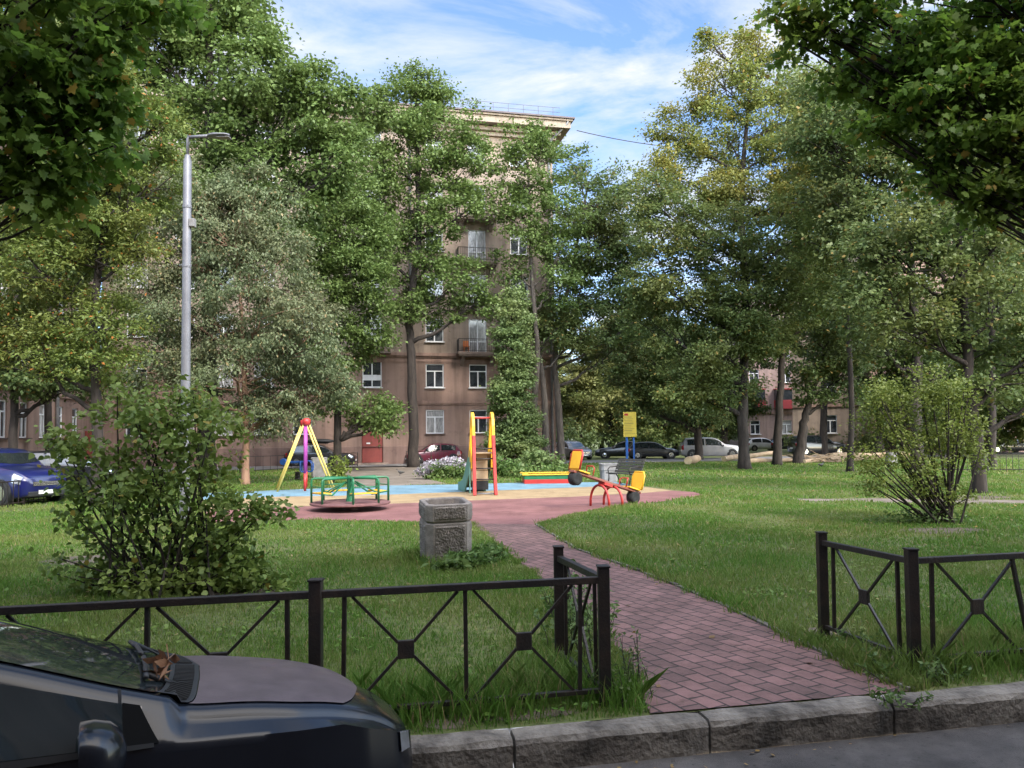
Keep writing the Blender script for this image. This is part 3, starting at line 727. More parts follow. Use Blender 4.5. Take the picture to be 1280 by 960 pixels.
# local x = along the bench, local -y = front
for i, (y, z) in enumerate(((-.22, .44), (-.08, .43), (.06, .42))):
    pass
mb = MB()
for y in (-.24, -.13, -.02, .09): mb.box((0, y, .44 - .1 * (y + .24) * .3), (1.5, .09, .032))
mb.build('seat', M['wood_dark'], t, bevel=.006)
mb = MB()
for k in range(5): mb.box((0, .17 + .045 * k, .50 + .105 * k), (1.5, .03, .09), rot=Matrix.Rotation(R(-22), 3, 'X'))
mb.build('backrest', M['wood_dark'], t, bevel=.006)
for x in (-.6, .6):
    mb = MB(); mb.tube([(x, -.32, 0), (x, -.25, .25), (x, -.26, .41), (x, .1, .40), (x, .2, .48), (x, .40, .98)], .024, 8); mb.tube([(x, .34, 0), (x, .22, .2), (x, .1, .40)], .024, 8); mb.build('leg', M['iron'], t, smooth=True)
    mb = MB(); mb.tube([(x, -.26, .41), (x, -.3, .58), (x, -.22, .66), (x, .1, .68), (x, .26, .68)], .02, 8); mb.build('armrest', M['iron'], t, smooth=True)
t = thing('litter_bin', 'pale concrete litter bin behind the dark bench', 'litter bin', gp(761, 602.5), R(5))
mb = MB(); ring_stack(mb, [(.30, 0), (.32, .45), (.34, .48), (.34, .70), (.28, .70), (.26, .55)]); mb.add([(p[0], p[1], .56) for p in octo(.27, .08)], [tuple(range(8))]); mb.build('body', M['pale'], t, bevel=.01)
mb = MB(); ring_stack(mb, [(.345, .68), (.355, .69), (.355, .74), (.27, .74), (.27, .68)]); mb.build('rim', M['pale'], t, bevel=.006)

# ------------------------------------------------------------------ notice board
c = gp(788, 581); t = thing('notice_board', 'yellow notice board with red heading on blue posts', 'sign', c, R(-4))
for x in (-.2, .24):
    mb = MB(); mb.bar((x, .03, 0), (x, .03, 3.2), .15 if x < 0 else .10); mb.build('post', M['blue'], t, bevel=.01)
mb = MB(); mb.box((0, -.06, 2.55), (.82, .04, 1.58)); bd = mb.build('board', M['yellow'], t, bevel=.01)
M['signyel'] = pmat('sign_yellow', (.66, .50, .07), (.60, .45, .06), 2, .5); bd.data.materials[0] = M['signyel']
mb = MB(); mb.box((-.22, -.084, 3.18), (.24, .006, .14)); mb.build('heading', M['red'], bd)
M['print'] = pmat('faded_print', (.36, .28, .06), (.30, .23, .06), 30, .6)
mb = MB(); rr_ = random.Random(3)
for k in range(11):
    w_ = rr_.uniform(.4, .68); mb.box((-.34 + w_ / 2, -.083, 3.02 - k * .105), (w_, .005, .028 if k % 4 else .05))
mb.build('text_lines', M['print'], bd)

# ------------------------------------------------------------------ street lamp
YL = 15.5
bx = at(231, 600, YL).x; t = thing('street_lamp', 'tall grey steel lamp post with a bracketed LED head behind the bush', 'street lamp', (bx, YL, 0))
zt = at(235, 194, YL).z; lean = at(234.5, 194, YL).x - bx
S = lambda f_: Vector((lean * f_, 0, zt * f_))
mb = MB(); mb.tube([S(0), S(.12), S(.6), S(.985), S(.99), S(1)], [.098, .094, .086, .08, .06, .055], 10); mb.build('pole', M['galv'], t, smooth=True, flat_angle=50)
z2 = at(235, 171, YL).z; xe = at(288, 171, YL).x - bx; xm = at(266, 171, YL).x - bx
mb = MB(); mb.tube([S(.99), (lean, 0, z2 - .04), (lean + .05, 0, z2)], .03, 8); mb.tube([(lean, 0, z2 - .01), (xm + .05, 0, z2 + .02)], .035, 8); mb.build('bracket', M['galv'], t, smooth=True)
mb = MB()
rows = []
for f_, hw, hz in ((0, .04, .03), (.08, .09, .045), (.3, .13, .055), (.8, .13, .045), (.95, .1, .035), (1, .04, .02)):
    x = xm - .1 + (xe - xm + .1) * f_
    rows.append([(x, hw * math.cos(a), z2 + .01 + hz * math.sin(a) * (1 if math.sin(a) > 0 else .6)) for a in np.linspace(0, 2 * math.pi, 13)])
mb.grid(rows); hd = mb.build('lamp_head', M['galv'], t, smooth=True)
mb = MB(); mb.box(((xm + xe) / 2 + .05, 0, z2 - .03), ((xe - xm) * .7, .17, .012)); mb.build('lens', M['pale'], hd)
zb_ = at(240, 279, YL).z; mb = MB(); mb.box((lean * .8 + .12, -.02, zb_), (.11, .12, .17)); mb.build('control_box', M['pale'], t, bevel=.012)
mb = MB(); 
for f_ in (.86, .70):
    mb = MB(); mb.lathe([(.088, -.03), (.092, -.025), (.092, .025), (.088, .03)], 12, S(f_)); mb.build('clamp_band', M['galv'], t)

# ------------------------------------------------------------------ logs, branches, stump, pigeon, wires
M['log'] = pmat('cut_log', (.22, .15, .09), (.36, .27, .18), 3, .9, bump=.5, stretch=(1, 1, .5)); M['logend'] = pmat('log_end', (.52, .40, .25), (.62, .50, .33), 8, .8)
def log(a, b_, r0, r1, label, name='felled_log', bend=.1):
    a = Vector(a); b_ = Vector(b_); c = (a + b_) / 2
    t = thing(name, label, 'log', a); d = b_ - a; sd_ = Vector((-d.y, d.x, 0)).normalized()
    mb = MB(); pts = [d * f_ + sd_ * bend * math.sin(f_ * 5) + Vector((0, 0, .03 * math.sin(f_ * 9))) for f_ in np.linspace(0, 1, 9)]
    mb.tube(pts, [r0 + (r1 - r0) * k / 8 for k in range(9)], 9, cap=False); mb.build('trunk', M['log'], t, smooth=True)
    mb = MB(); u = (pts[1] - pts[0]).normalized()
    mb.tube([pts[0] - u * .01, pts[0] + u * .02], r0 * .97, 9); u = (pts[-1] - pts[-2]).normalized(); mb.tube([pts[-1] - u * .02, pts[-1] + u * .01], r1 * .97, 9); mb.build('cut_end', M['logend'], t)
    return t
def gz(px, py, z): p = gp(px, py); return p + Vector((0, 0, z))
log(gz(860, 581, .24), gz(872, 578, .24), .25, .25, 'short round log lying on its side left of the broken trunk', bend=0)
log(gz(905, 577, .18), gz(965, 574, .45), .2, .15, 'pale felled log lying behind the broken trunk', bend=.12)
log(gz(935, 579, .12), gz(1000, 578, .16), .17, .13, 'thin pale log lying in front of the leaning trunks', bend=.1)
log(gz(1040, 577, .3), gz(1135, 575, .35), .26, .2, 'thick felled log lying right of the branch heap', bend=.08)
log(gz(1005, 580, .14), gz(1060, 577, .2), .14, .1, 'slim felled log at the foot of the branch heap', bend=.15)
# heap of branches
c = gp(1030, 579); t = thing('branch_heap', 'heap of sawn bare branches under the leaning tree', 'branches', c)
mb = MB(); r2 = random.Random(5)
for k in range(34):
    x = r2.uniform(-1.8, 1.8); a = Vector((x, r2.uniform(-.5, .8), r2.uniform(.05, .3))); an = r2.uniform(-.5, .5) + (math.pi if r2.random() < .4 else 0); L = r2.uniform(.8, 2.2)
    b_ = a + Vector((math.cos(an) * L, r2.uniform(-.5, .5), r2.uniform(0, .75) * (1 - abs(x) / 2.4))); m_ = (a + b_) / 2 + Vector((0, 0, r2.uniform(0, .25)))
    mb.tube([a, m_, b_], [r2.uniform(.03, .07), .035, .015], 5)
mb.build('branches', M['log'], t)
t = thing('cut_stump', 'pale white sawn stump standing behind the yellow green shrub', 'stump', gp(1114, 582))
mb = MB(); mb.tube([(0, 0, 0), (0, 0, .3), (.05, 0, .75)], [.36, .3, .3], 12); mb.build('trunk', M['pale'], t, smooth=True, flat_angle=40)
def pigeon(px, py, rz, label):
    t = thing('pigeon', label, 'bird', gp(px, py), rz)
    mb = MB(); rows = []
    for x, z, r_ in ((-.24, .17, .012), (-.17, .16, .03), (-.09, .155, .062), (0, .16, .078), (.07, .185, .07), (.10, .23, .045), (.115, .275, .036), (.13, .305, .036), (.155, .315, .024), (.19, .305, .008), (.205, .30, .002)):
        rows.append([(x + .3 * r_ * math.sin(a) * (x > .05), r_ * math.cos(a), z + r_ * math.sin(a)) for a in np.linspace(0, 2 * math.pi, 11)])
    mb.grid(rows)
    for s_ in (-1, 1): mb.tube([(0, .03 * s_, .11), (.01, .035 * s_, .05), (-.005, .035 * s_, .008), (.05, .035 * s_, .006)], .009, 5)
    mb.build('body', pmat('bird_feathers', (.03, .03, .035), (.06, .06, .07), 8, .7), t, smooth=True)
    mb = MB()
    for s_ in (-1, 1): mb.ball((-.05, .07 * s_, .175), (.14, .018, .05), 10, 6)
    mb.build('wing', M['wood_dark'], t, smooth=True)
pigeon(500, 594.5, R(190), 'dark pigeon standing on the trodden path by the red door')
pigeon(1027, 584.5, R(20), 'dark bird standing on the lawn before the branch heap')
# ------------------------------------------------------------------ buildings
def facade(mb, x0, x1, z0, z1, ops, rec=.2, y=0.0):
    ops = [(max(a, x0), min(b_, x1), max(c, z0), min(d, z1)) for a, b_, c, d in ops if a < x1 and b_ > x0 and c < z1 and d > z0]
    xs = sorted({x0, x1, *[o[0] for o in ops], *[o[1] for o in ops]}); zs = sorted({z0, z1, *[o[2] for o in ops], *[o[3] for o in ops]})
    for i in range(len(xs) - 1):
        for j in range(len(zs) - 1):
            cx, cz = (xs[i] + xs[i + 1]) / 2, (zs[j] + zs[j + 1]) / 2
            if any(o[0] < cx < o[1] and o[2] < cz < o[3] for o in ops): continue
            mb.add([(xs[i], y, zs[j]), (xs[i + 1], y, zs[j]), (xs[i + 1], y, zs[j + 1]), (xs[i], y, zs[j + 1])], [(0, 1, 2, 3)])
    for a, b_, c, d in ops:
        q = y + rec
        mb.add([(a, y, c), (b_, y, c), (b_, y, d), (a, y, d), (a, q, c), (b_, q, c), (b_, q, d), (a, q, d)], [(0, 1, 5, 4), (1, 2, 6, 5), (2, 3, 7, 6), (3, 0, 4, 7)])
def window_proto(w_, h_, style, gm):
    """mesh data for frame, glass and sill around the window's lower left corner"""
    f = .07; mb = MB(); y = .12
    mb.box((w_ / 2, y, f / 2), (w_, .07, f)); mb.box((w_ / 2, y, h_ - f / 2), (w_, .07, f))
    mb.box((f / 2, y, h_ / 2), (f, .07, h_ - 2 * f)); mb.box((w_ - f / 2, y, h_ / 2), (f, .07, h_ - 2 * f))
    zt_ = h_ * .70
    if style in ('cross', 'fort'):
        mb.box((w_ / 2, y - .003, zt_), (w_ - 2 * f, .07, .075)); mb.box((w_ / 2, y - .006, zt_ / 2), (.085, .07, zt_ - .1))
        if style == 'fort': mb.box((w_ * .27, y - .008, zt_ * .55), (w_ * .40, .06, .05))
    if style == 'stair':
        mb.box((w_ / 2, y - .003, h_ * .36), (w_ - 2 * f, .07, h_ * .20)); mb.box((w_ / 2, y - .006, h_ / 2), (.09, .07, h_ - .1))
    if style == 'tall':
        mb.box((w_ / 2, y - .006, h_ / 2), (.09, .07, h_ - .1)); mb.box((w_ / 2, y - .003, h_ * .33), (w_ - 2 * f, .07, .075))
    g_ = MB(); g_.add([(f * .5, y + .02, f * .5), (w_ - f * .5, y + .02, f * .5), (w_ - f * .5, y + .02, h_ - f * .5), (f * .5, y + .02, h_ - f * .5)], [(0, 1, 2, 3)])
    s_ = MB(); s_.box((w_ / 2, -.05, -.035), (w_ + .16, .30, .06))
    return mb, g_, s_
_wc = {}
def add_window(root, x, z, w_, h_, style='cross', gm='glass', sill='white', ybase=0.0):
    key = (round(w_, 2), round(h_, 2), style, gm, sill)
    if key not in _wc:
        a, g_, s_ = window_proto(w_, h_, style, gm)
        o = a.build('window', M['white'], root, loc=(x, ybase, z)); g_.build('glass', M[gm], o); s_.build('sill', M[sill], o); _wc[key] = o
        return o
    o = _wc[key].copy(); COL.objects.link(o); o.parent = root; o.location = (x, ybase, z)
    for ch in _wc[key].children:
        c = ch.copy(); COL.objects.link(c); c.parent = o
    return o
M['stucco_up'] = stucco('upper_stucco', (.25, .19, .15), (.35, .275, .22), (.305, .237, .188))
M['stucco_low'] = stucco('lower_stucco', (.225, .145, .115), (.315, .215, .172), (.27, .178, .142))
M['plinth'] = stucco('plinth_stone', (.16, .10, .085), (.25, .165, .14), (.20, .13, .11))
M['mould'] = stucco('moulding', (.24, .15, .12), (.34, .225, .185), (.29, .19, .15))
M['cornice'] = stucco('cornice_plaster', (.26, .21, .165), (.34, .28, .225), (.30, .245, .195))
M['roof'] = pmat('roof_metal', (.06, .045, .05), (.085, .065, .07), 2, .6)
M['darksill'] = pmat('dark_sill', (.07, .05, .045), (.11, .08, .07), 6, .8)
M['reddoor'] = pmat('red_door', (.17, .028, .022), (.22, .04, .03), 2.5, .55)
M['slab'] = pmat('balcony_slab', (.17, .13, .11), (.26, .20, .165), 3, .95, bump=.4)
M['pipe'] = pmat('drainpipe', (.16, .16, .17), (.25, .25, .26), 3, .5, metal=.3)

LX0, LX1, HT, DP = -17.8, 13.6, 26.0, 14
t = thing('apartment_building', 'tall tan brick red based apartment building with balconies behind the trees', 'building', fp(0, 0), R(12.5))
PIT = 3.35
def fz(k): return 2.15 + PIT * (k - 1)          # sill of floor k
cols = [(-15.6, 1.3), (-12.6, 1.3), (-10.1, 1.3), (-7.4, 1.3), (-4.8, 1.3), (4.5, 1.32), (7.7, 1.32), (10.9, 1.32)]
ops = []; wins = []
r2 = random.Random(9)
for ci, (cx, ww) in enumerate(cols):
    for k in range(1, 8):
        h_ = 1.72; z = fz(k); st = 'cross'
        if cx == 7.7 and 3 <= k <= 6: z -= .75; h_ += .75; st = 'tall'
        if r2.random() < .3 and st == 'cross': st = 'fort'
        ops.append((cx - ww / 2, cx + ww / 2, z, z + h_)); wins.append((cx - ww / 2, z, ww, h_, st, 'curtain' if r2.random() < .22 else 'glass', 'white' if k > 1 and k != 6 else 'darksill'))
for k in range(2, 8):       # stair windows at the landings
    z = fz(k) - .35; z += .35; ops.append((-.68, .68, z, z + 1.95)); wins.append((-.68, z, 1.36, 1.95, 'stair', 'glass', 'white'))
DOOR = (-.75, .75, .1, 2.35); ops.append(DOOR)
mb = MB(); facade(mb, LX0, LX1, 7.9, 24.7, ops); mb.build('upper_wall', M['stucco_up'], t)
mb = MB(); facade(mb, LX0, LX1, 1.25, 7.9, ops); mb.build('lower_wall', M['stucco_low'], t)
mb = MB(); facade(mb, LX0, LX1, -.2, 1.25, ops, .3, -.06); mb.add([(LX0, -.06, 1.25), (LX1, -.06, 1.25), (LX1, 0, 1.27), (LX0, 0, 1.27)], [(0, 1, 2, 3)]); mb.build('plinth', M['plinth'], t)
mb = MB()
mb.add([(LX1, -.06, -.2), (LX1, DP, -.2), (LX1, DP, 24.7), (LX1, 0, 24.7)], [(0, 1, 2, 3)]); mb.add([(LX0, DP, -.2), (LX1, DP, -.2), (LX1, DP, 24.7), (LX0, DP, 24.7)], [(0, 1, 2, 3)])
mb.add([(LX0, 0, -.2), (LX0, DP, -.2), (LX0, DP, 24.7), (LX0, 0, 24.7)], [(0, 1, 2, 3)]); mb.build('rear_wall', M['stucco_up'], t)
for z, d_, h_ in ((7.9, .22, .22), (4.42, .16, .2), (7.45, .08, .14)):
    mb = MB(); mb.box(((LX0 + LX1) / 2, -d_ / 2 + .01, z), (LX1 - LX0 + .1, d_ + .02, h_)); mb.box(((LX0 + LX1) / 2, -d_ / 4 + .006, z - h_ * .75), (LX1 - LX0 + .06, d_ / 2 + .012, h_ * .5)); mb.build('moulding', M['mould'], t)
mb = MB()
for z, d_, h_ in ((24.55, .25, .3), (24.85, .55, .3), (25.3, 1.15, .5), (25.62, 1.3, .14)):
    mb.box(((LX0 + LX1) / 2 + d_ / 2, -d_ / 2 + DP / 2, z), (LX1 - LX0 + d_, DP + d_, h_))
mb.build('cornice', M['cornice'], t, bevel=.02)
mb = MB(); cx = (LX0 + LX1) / 2; e_ = 1.42
mb.add([(LX0, -e_, 25.70), (LX1 + e_, -e_, 25.70), (LX1 + e_, DP, 25.70), (LX0, DP, 25.70), (LX0, -e_, 25.82), (LX1 + e_, -e_, 25.82), (LX1 + e_, DP, 25.82), (LX0, DP, 25.82), (LX0, DP * .5, 26.9), (LX1 - 3, DP * .5, 26.9)],
       [(3, 2, 1, 0), (0, 1, 5, 4), (1, 2, 6, 5), (2, 3, 7, 6), (3, 0, 4, 7), (4, 5, 9, 8), (5, 6, 9), (6, 7, 8, 9), (7, 4, 8)]); rf = mb.build('roof', M['roof'], t)
mb = MB()
for x in np.arange(LX0 + .2, LX1 + .5, 1.15): mb.bar((x, -.9, 25.85), (x, -.9, 26.65), .025)
for z in (26.65, 26.3): mb.bar((LX0 + .2, -.9, z), (LX1 + .4, -.9, z), .022)
mb.build('roof_railing', M['iron'], rf)
for x in (-14, -9, 2.5, 8.3):
    mb = MB(); mb.box((x, 4, 26.9), (1.3, .8, 1.9)); mb.box((x, 4, 27.9), (1.45, .95, .14)); mb.build('chimney', M['stucco_low'], rf)
for w_ in wins: add_window(t, *w_)
# entrance
mb = MB(); mb.box((0, .1, 1.22), (1.44, .06, 2.2)); dr = mb.build('door', M['reddoor'], t, bevel=.01)
mb = MB(); mb.box((-.28, .06, 1.5), (.26, .03, .1)); mb.build('notice', M['white'], dr)
mb = MB(); mb.tube([(.5, .04, 1.05), (.5, -.02, 1.1), (.5, -.02, 1.35), (.5, .04, 1.4)], .018, 6); mb.build('handle', M['chrome'], dr)
mb = MB(); mb.box((0, -.42, .04), (2.2, .8, .14)); mb.build('doorstep', M['slab'], t, bevel=.01)
# balconies
def railing(mb, x0, x1, y0, z, h_=.95, bars=.14):
    for zz_ in (z + h_, z + .08):
        mb.bar((x0, y0, zz_), (x1, y0, zz_), .04); mb.bar((x0, y0, zz_), (x0, 0, zz_), .04); mb.bar((x1, y0, zz_), (x1, 0, zz_), .04)
    for x in np.arange(x0, x1 + .01, bars): mb.bar((x, y0, z), (x, y0, z + h_), .02)
    for y in np.arange(y0, 0, bars): mb.bar((x0, y, z), (x0, y, z + h_), .02); mb.bar((x1, y, z), (x1, y, z + h_), .02)
for k in (3, 4, 5, 6):
    z = fz(k) - .95
    mb = MB(); mb.box((7.6, -.55, z + .06), (3.1, 1.12, .16)); mb.box((7.6, -.52, z - .08), (2.9, 1.0, .12)); b_ = mb.build('balcony', M['slab'], t, bevel=.015)
    for x in (6.5, 8.7):
        mb = MB(); P = [(0, 0), (-.85, 0), (-.8, -.14), (-.5, -.2), (-.35, -.42), (-.12, -.62), (0, -.66)]
        n_ = len(P); mb.add([(x - .13, p[0], z - .14 + p[1]) for p in P] + [(x + .13, p[0], z - .14 + p[1]) for p in P], [tuple(range(n_)), tuple(range(2 * n_ - 1, n_ - 1, -1))] + [(i, (i + 1) % n_, n_ + (i + 1) % n_, n_ + i) for i in range(n_)]); mb.build('bracket', M['slab'], b_)
    mb = MB(); railing(mb, 6.15, 9.05, -1.02, z + .14); mb.build('railing', M['iron'], b_)
tg = thing('balcony_chair', 'small orange chair standing on the lowest front balcony', 'chair', fp(6.75, -.6) + Vector((0, 0, fz(3) - .95 + .14)), R(12.5))
M['orange'] = pmat('orange_plastic', (.55, .16, .03), (.48, .13, .025), 3, .5)
mb = MB(); mb.box((0, 0, .42), (.42, .42, .06)); mb.build('seat', M['orange'], tg, bevel=.015)
mb = MB(); mb.box((0, .2, .66), (.42, .05, .42)); mb.build('backrest', M['orange'], tg, bevel=.015)
for x in (-.18, .18):
    for y in (-.18, .18): mb = MB(); mb.tube([(x, y, 0), (x * .9, y * .9, .4)], .02, 6); mb.build('leg', M['orange'], tg)
z = fz(3) - .95
mb = MB(); mb.box((0, -.45, z + .06), (2.6, .92, .14)); b_ = mb.build('balcony', M['slab'], t)
mb = MB()
for x in np.arange(-1.25, 1.0, .25):
    mb.bar((x, -.86, z + .15), (x + .28, -.86, z + .8), .02); mb.bar((x + .28, -.875, z + .15), (x, -.875, z + .8), .02)
mb.bar((-1.27, -.87, z + .85), (1.27, -.87, z + .85), .04); mb.bar((-1.27, -.87, z + .14), (1.27, -.87, z + .14), .04); mb.build('railing', M['iron'], b_)
# drainpipes
for x, lowz in ((2.75, .4), (13.3, .5)):
    mb = MB(); pts = [(x, -.14, lowz - .1), (x, -.14, 24.1)]
    if x > 10: pts += [(x + .25, -.3, 24.5), (x + 1.15, -1.15, 25.35), (x + 1.3, -1.2, 25.75)]
    else: pts += [(x, -.3, 24.5), (x, -1.2, 25.5)]
    mb.tube(pts, .085, 8); mb.tube([(x, -.14, lowz), (x, -.3, lowz - .28)], .085, 8); mb.build('drainpipe', M['pipe'], t, smooth=True)

# left wing, at right angles
ORG = Vector((-26.8, 46.5, 0)); a90 = R(12.5 + 90)
t = thing('apartment_building', 'pale wing of brown flats behind the blue parked car', 'building', ORG, a90)
# local x runs away from the camera, local y to the left (into the building)
X0, X1, H2 = -20, 4.55, 17
ops = []; wins = []
for k in range(1, 5):
    for i, x in enumerate(np.arange(-17.2, 3.6, 2.62)):
        z = fz(k) + .1 - .2; ops.append((x - .55, x + .55, z, z + 1.85)); wins.append((x - .55, z, 1.1, 1.85, 'cross', 'curtain' if (i + k) % 3 == 0 else 'glass', 'darksill'))
mb = MB(); facade(mb, X0, X1, 1.2, H2, ops); mb.build('wall', M['stucco_low'], t)
mb = MB(); facade(mb, X0, X1, -.2, 1.2, ops, .2, -.05); mb.build('plinth', M['plinth'], t)
mb = MB(); mb.add([(X0, 0, -.2), (X0, 11, -.2), (X0, 11, H2), (X0, 0, H2)], [(0, 1, 2, 3)]); mb.add([(X0, 11, -.2), (X1, 11, -.2), (X1, 11, H2), (X0, 11, H2)], [(0, 1, 2, 3)]); mb.build('rear_wall', M['stucco_low'], t)
mb = MB(); mb.box(((X0 + X1) / 2, 5.3, H2 + .15), (X1 - X0 + .8, 12, .3)); mb.add([(X0 - .4, -.7, H2 + .3), (X1 + .4, -.7, H2 + .3), (X1 + .4, 11.3, H2 + .3), (X0 - .4, 11.3, H2 + .3), (X0, 5.5, H2 + 2), (X1, 5.5, H2 + 2)], [(0, 1, 5, 4), (2, 3, 4, 5), (1, 2, 5), (3, 0, 4)]); mb.build('roof', M['roof'], t)
for z, d_ in ((4.5, .14), (8.0, .2)):
    mb = MB(); mb.box(((X0 + X1) / 2, -d_ / 2 + .01, z), (X1 - X0, d_ + .02, .2)); mb.build('moulding', M['mould'], t)
for w_ in wins: add_window(t, *w_)
mb = MB(); mb.tube([(-2.35, -.14, .3), (-2.35, -.14, H2)], .1, 8); mb.build('drainpipe', M['pipe'], t, smooth=True)
mb = MB(); mb.box((3.55, -.08, 1.35), (1.2, .1, 2.3)); mb.build('door', M['reddoor'], t, bevel=.01)

# far houses on the right
def far_house(label, px0, px1, Y, H_, wall, nfl, pitch_px, low=None, yaw=0.0, redbal=False, w_h=1.7):
    a = at(px0, 560, Y); b_ = at(px1, 560, Y); L = (b_ - a).length
    t = thing('apartment_building', label, 'building', (a.x, Y, 0), yaw)
    ops = []; wins = []; n_ = max(1, int(L / pitch_px))
    for k in range(1, nfl + 1):
        for i in range(n_):
            x = (i + .5) * L / n_; z = 1.9 + 3.2 * (k - 1); ops.append((x - .6, x + .6, z, z + w_h)); wins.append((x - .6, z, 1.2, w_h, 'cross', 'curtain' if (i * 3 + k) % 4 == 0 else 'glass', 'white'))
    mb = MB(); facade(mb, 0, L, 1.0, H_, ops); mb.build('wall', wall, t)
    mb = MB(); mb.box((L / 2, 5.47, .4), (L + .1, 11.1, 1.2)); mb.build('plinth', M['plinth'], t)
    mb = MB(); mb.add([(0, 0, 0), (0, 11, 0), (0, 11, H_), (0, 0, H_)], [(0, 1, 2, 3)]); mb.add([(L, 0, 0), (L, 11, 0), (L, 11, H_), (L, 0, H_)], [(0, 1, 2, 3)]); mb.add([(0, 11, 0), (L, 11, 0), (L, 11, H_), (0, 11, H_)], [(0, 1, 2, 3)]); mb.build('rear_wall', wall, t)
    mb = MB(); mb.box((L / 2, 5.3, H_ + .2), (L + .9, 12.2, .4)); mb.build('roof', M['roof'], t)
    mb = MB(); mb.box((L / 2, -.07, 4.5), (L, .16, .22)); mb.build('moulding', M['mould'], t)
    for w_ in wins: add_window(t, *w_)
    if redbal:
        M['redbal'] = pmat('red_balcony', (.30, .03, .035), (.24, .025, .03), 3, .6)
        for i in range(2):
            x = L * (.22 + .5 * i); mb = MB(); mb.box((x, -.5, 5.55), (2.6, 1.0, 1.1)); bb = mb.build('balcony', M['redbal'], t, bevel=.02)
            mb = MB(); mb.box((x, -.5, 6.75), (2.5, .9, 1.3)); mb.build('glazing', M['glass'], bb); mb = MB(); mb.box((x, -.5, 7.46), (2.7, 1.1, .12)); mb.build('canopy', M['redbal'], bb)
    return t
M['pink'] = stucco('pink_stucco', (.25, .175, .155), (.33, .24, .215), (.29, .205, .185))
far_house('far pinkish house with dark red glazed balconies', 925, 1004, 96, 19, M['pink'], 5, 3.4, redbal=True)
far_house('far tan house behind the heap of branches', 992, 1078, 74, 20, M['stucco_up'], 6, 9, yaw=R(-27))
far_house('brownish house at the far right behind parked dark cars', 1090, 1420, 70, 20, M['stucco_low'], 6, 3.3)
# overhead wires

# unseen house added behind the photographer to put the near ground in shade
t = thing('apartment_building', 'unseen brown house added behind the photographer to shade the road and near ground', 'building', kp(-34, -11.5) + Vector((0, 0, -KERB_H)), math.atan2(kd.y, kd.x) + math.pi)
t.location = kp(38, -11.0) + Vector((0, 0, -KERB_H))
L_, H_ = 78, 17.2
ops = []; wins = []
for k in range(1, 6):
    for i in range(20):
        x = 2 + i * 3.9; z = 2.0 + 3.3 * (k - 1); ops.append((x - .65, x + .65, z, z + 1.75)); wins.append((x - .65, z, 1.3, 1.75))
mb = MB(); facade(mb, 0, L_, 0, H_, ops); mb.build('wall', M['stucco_low'], t)
mb = MB(); mb.box((L_ / 2, 6.3, H_ / 2), (L_ - .1, 12, H_)); mb.build('rear_wall', M['stucco_low'], t)
mb = MB(); mb.box((L_ / 2, 6, H_ + .2), (L_ + 1, 13.4, .4)); mb.build('roof', M['roof'], t)
mb = MB()
for x, z, w_, h_ in wins: mb.add([(x, .16, z), (x + w_, .16, z), (x + w_, .16, z + h_), (x, .16, z + h_)], [(0, 1, 2, 3)])
tag(mb.build('glazing', M['glass'], t), kind='stuff')
cr = fp(15.2, -1.2) + Vector((0, 0, 24.9))
def wire(a, b_, label, sag=.6, r_=.03):
    a = Vector(a); b_ = Vector(b_); mb = MB(); pts = [(b_ - a) * f_ - Vector((0, 0, sag * 4 * f_ * (1 - f_))) for f_ in np.linspace(0, 1, 17)]
    mb.tube(pts, r_, 5); o = mb.build('overhead_wire', M['iron']); o.location = a; return tag(o, label, 'wire')
wire(cr, at(960, 186, 62), 'upper thin black wire running right from the roof corner')
wire(fp(13.5, -.1) + Vector((0, 0, 21.8)), at(960, 238, 62), 'lower thin black wire strung from the wall to the right hand trees')

# ------------------------------------------------------------------ cars
def paint(name, c, rough=.28, coat=.8, metal=0.0):
    return pmat(name, c, tuple(x * .82 for x in c), 2, rough, metal=metal, coat=coat)
M['carglass'] = pmat('car_glass', (.012, .016, .018), (.02, .025, .026), 1.5, .04, spec=.9)
M['lamp'] = pmat('headlamp_glass', (.55, .57, .6), (.4, .42, .45), 20, .08, metal=.5)
M['darklamp'] = pmat('dull_lamp_glass', (.10, .10, .105), (.16, .16, .17), 12, .15)
M['tail'] = pmat('tail_lamp', (.30, .012, .012), (.22, .01, .01), 20, .15)
M['plate'] = pmat('number_plate', (.70, .70, .69), rough=.5)
def interp(tab, x):
    for i in range(len(tab) - 1):
        if x <= tab[i + 1][0]:
            f_ = (x - tab[i][0]) / (tab[i + 1][0] - tab[i][0]); f_ = max(0, min(1, f_)); f2 = f_
            return tab[i][1] + (tab[i + 1][1] - tab[i][1]) * f2
    return tab[-1][1]
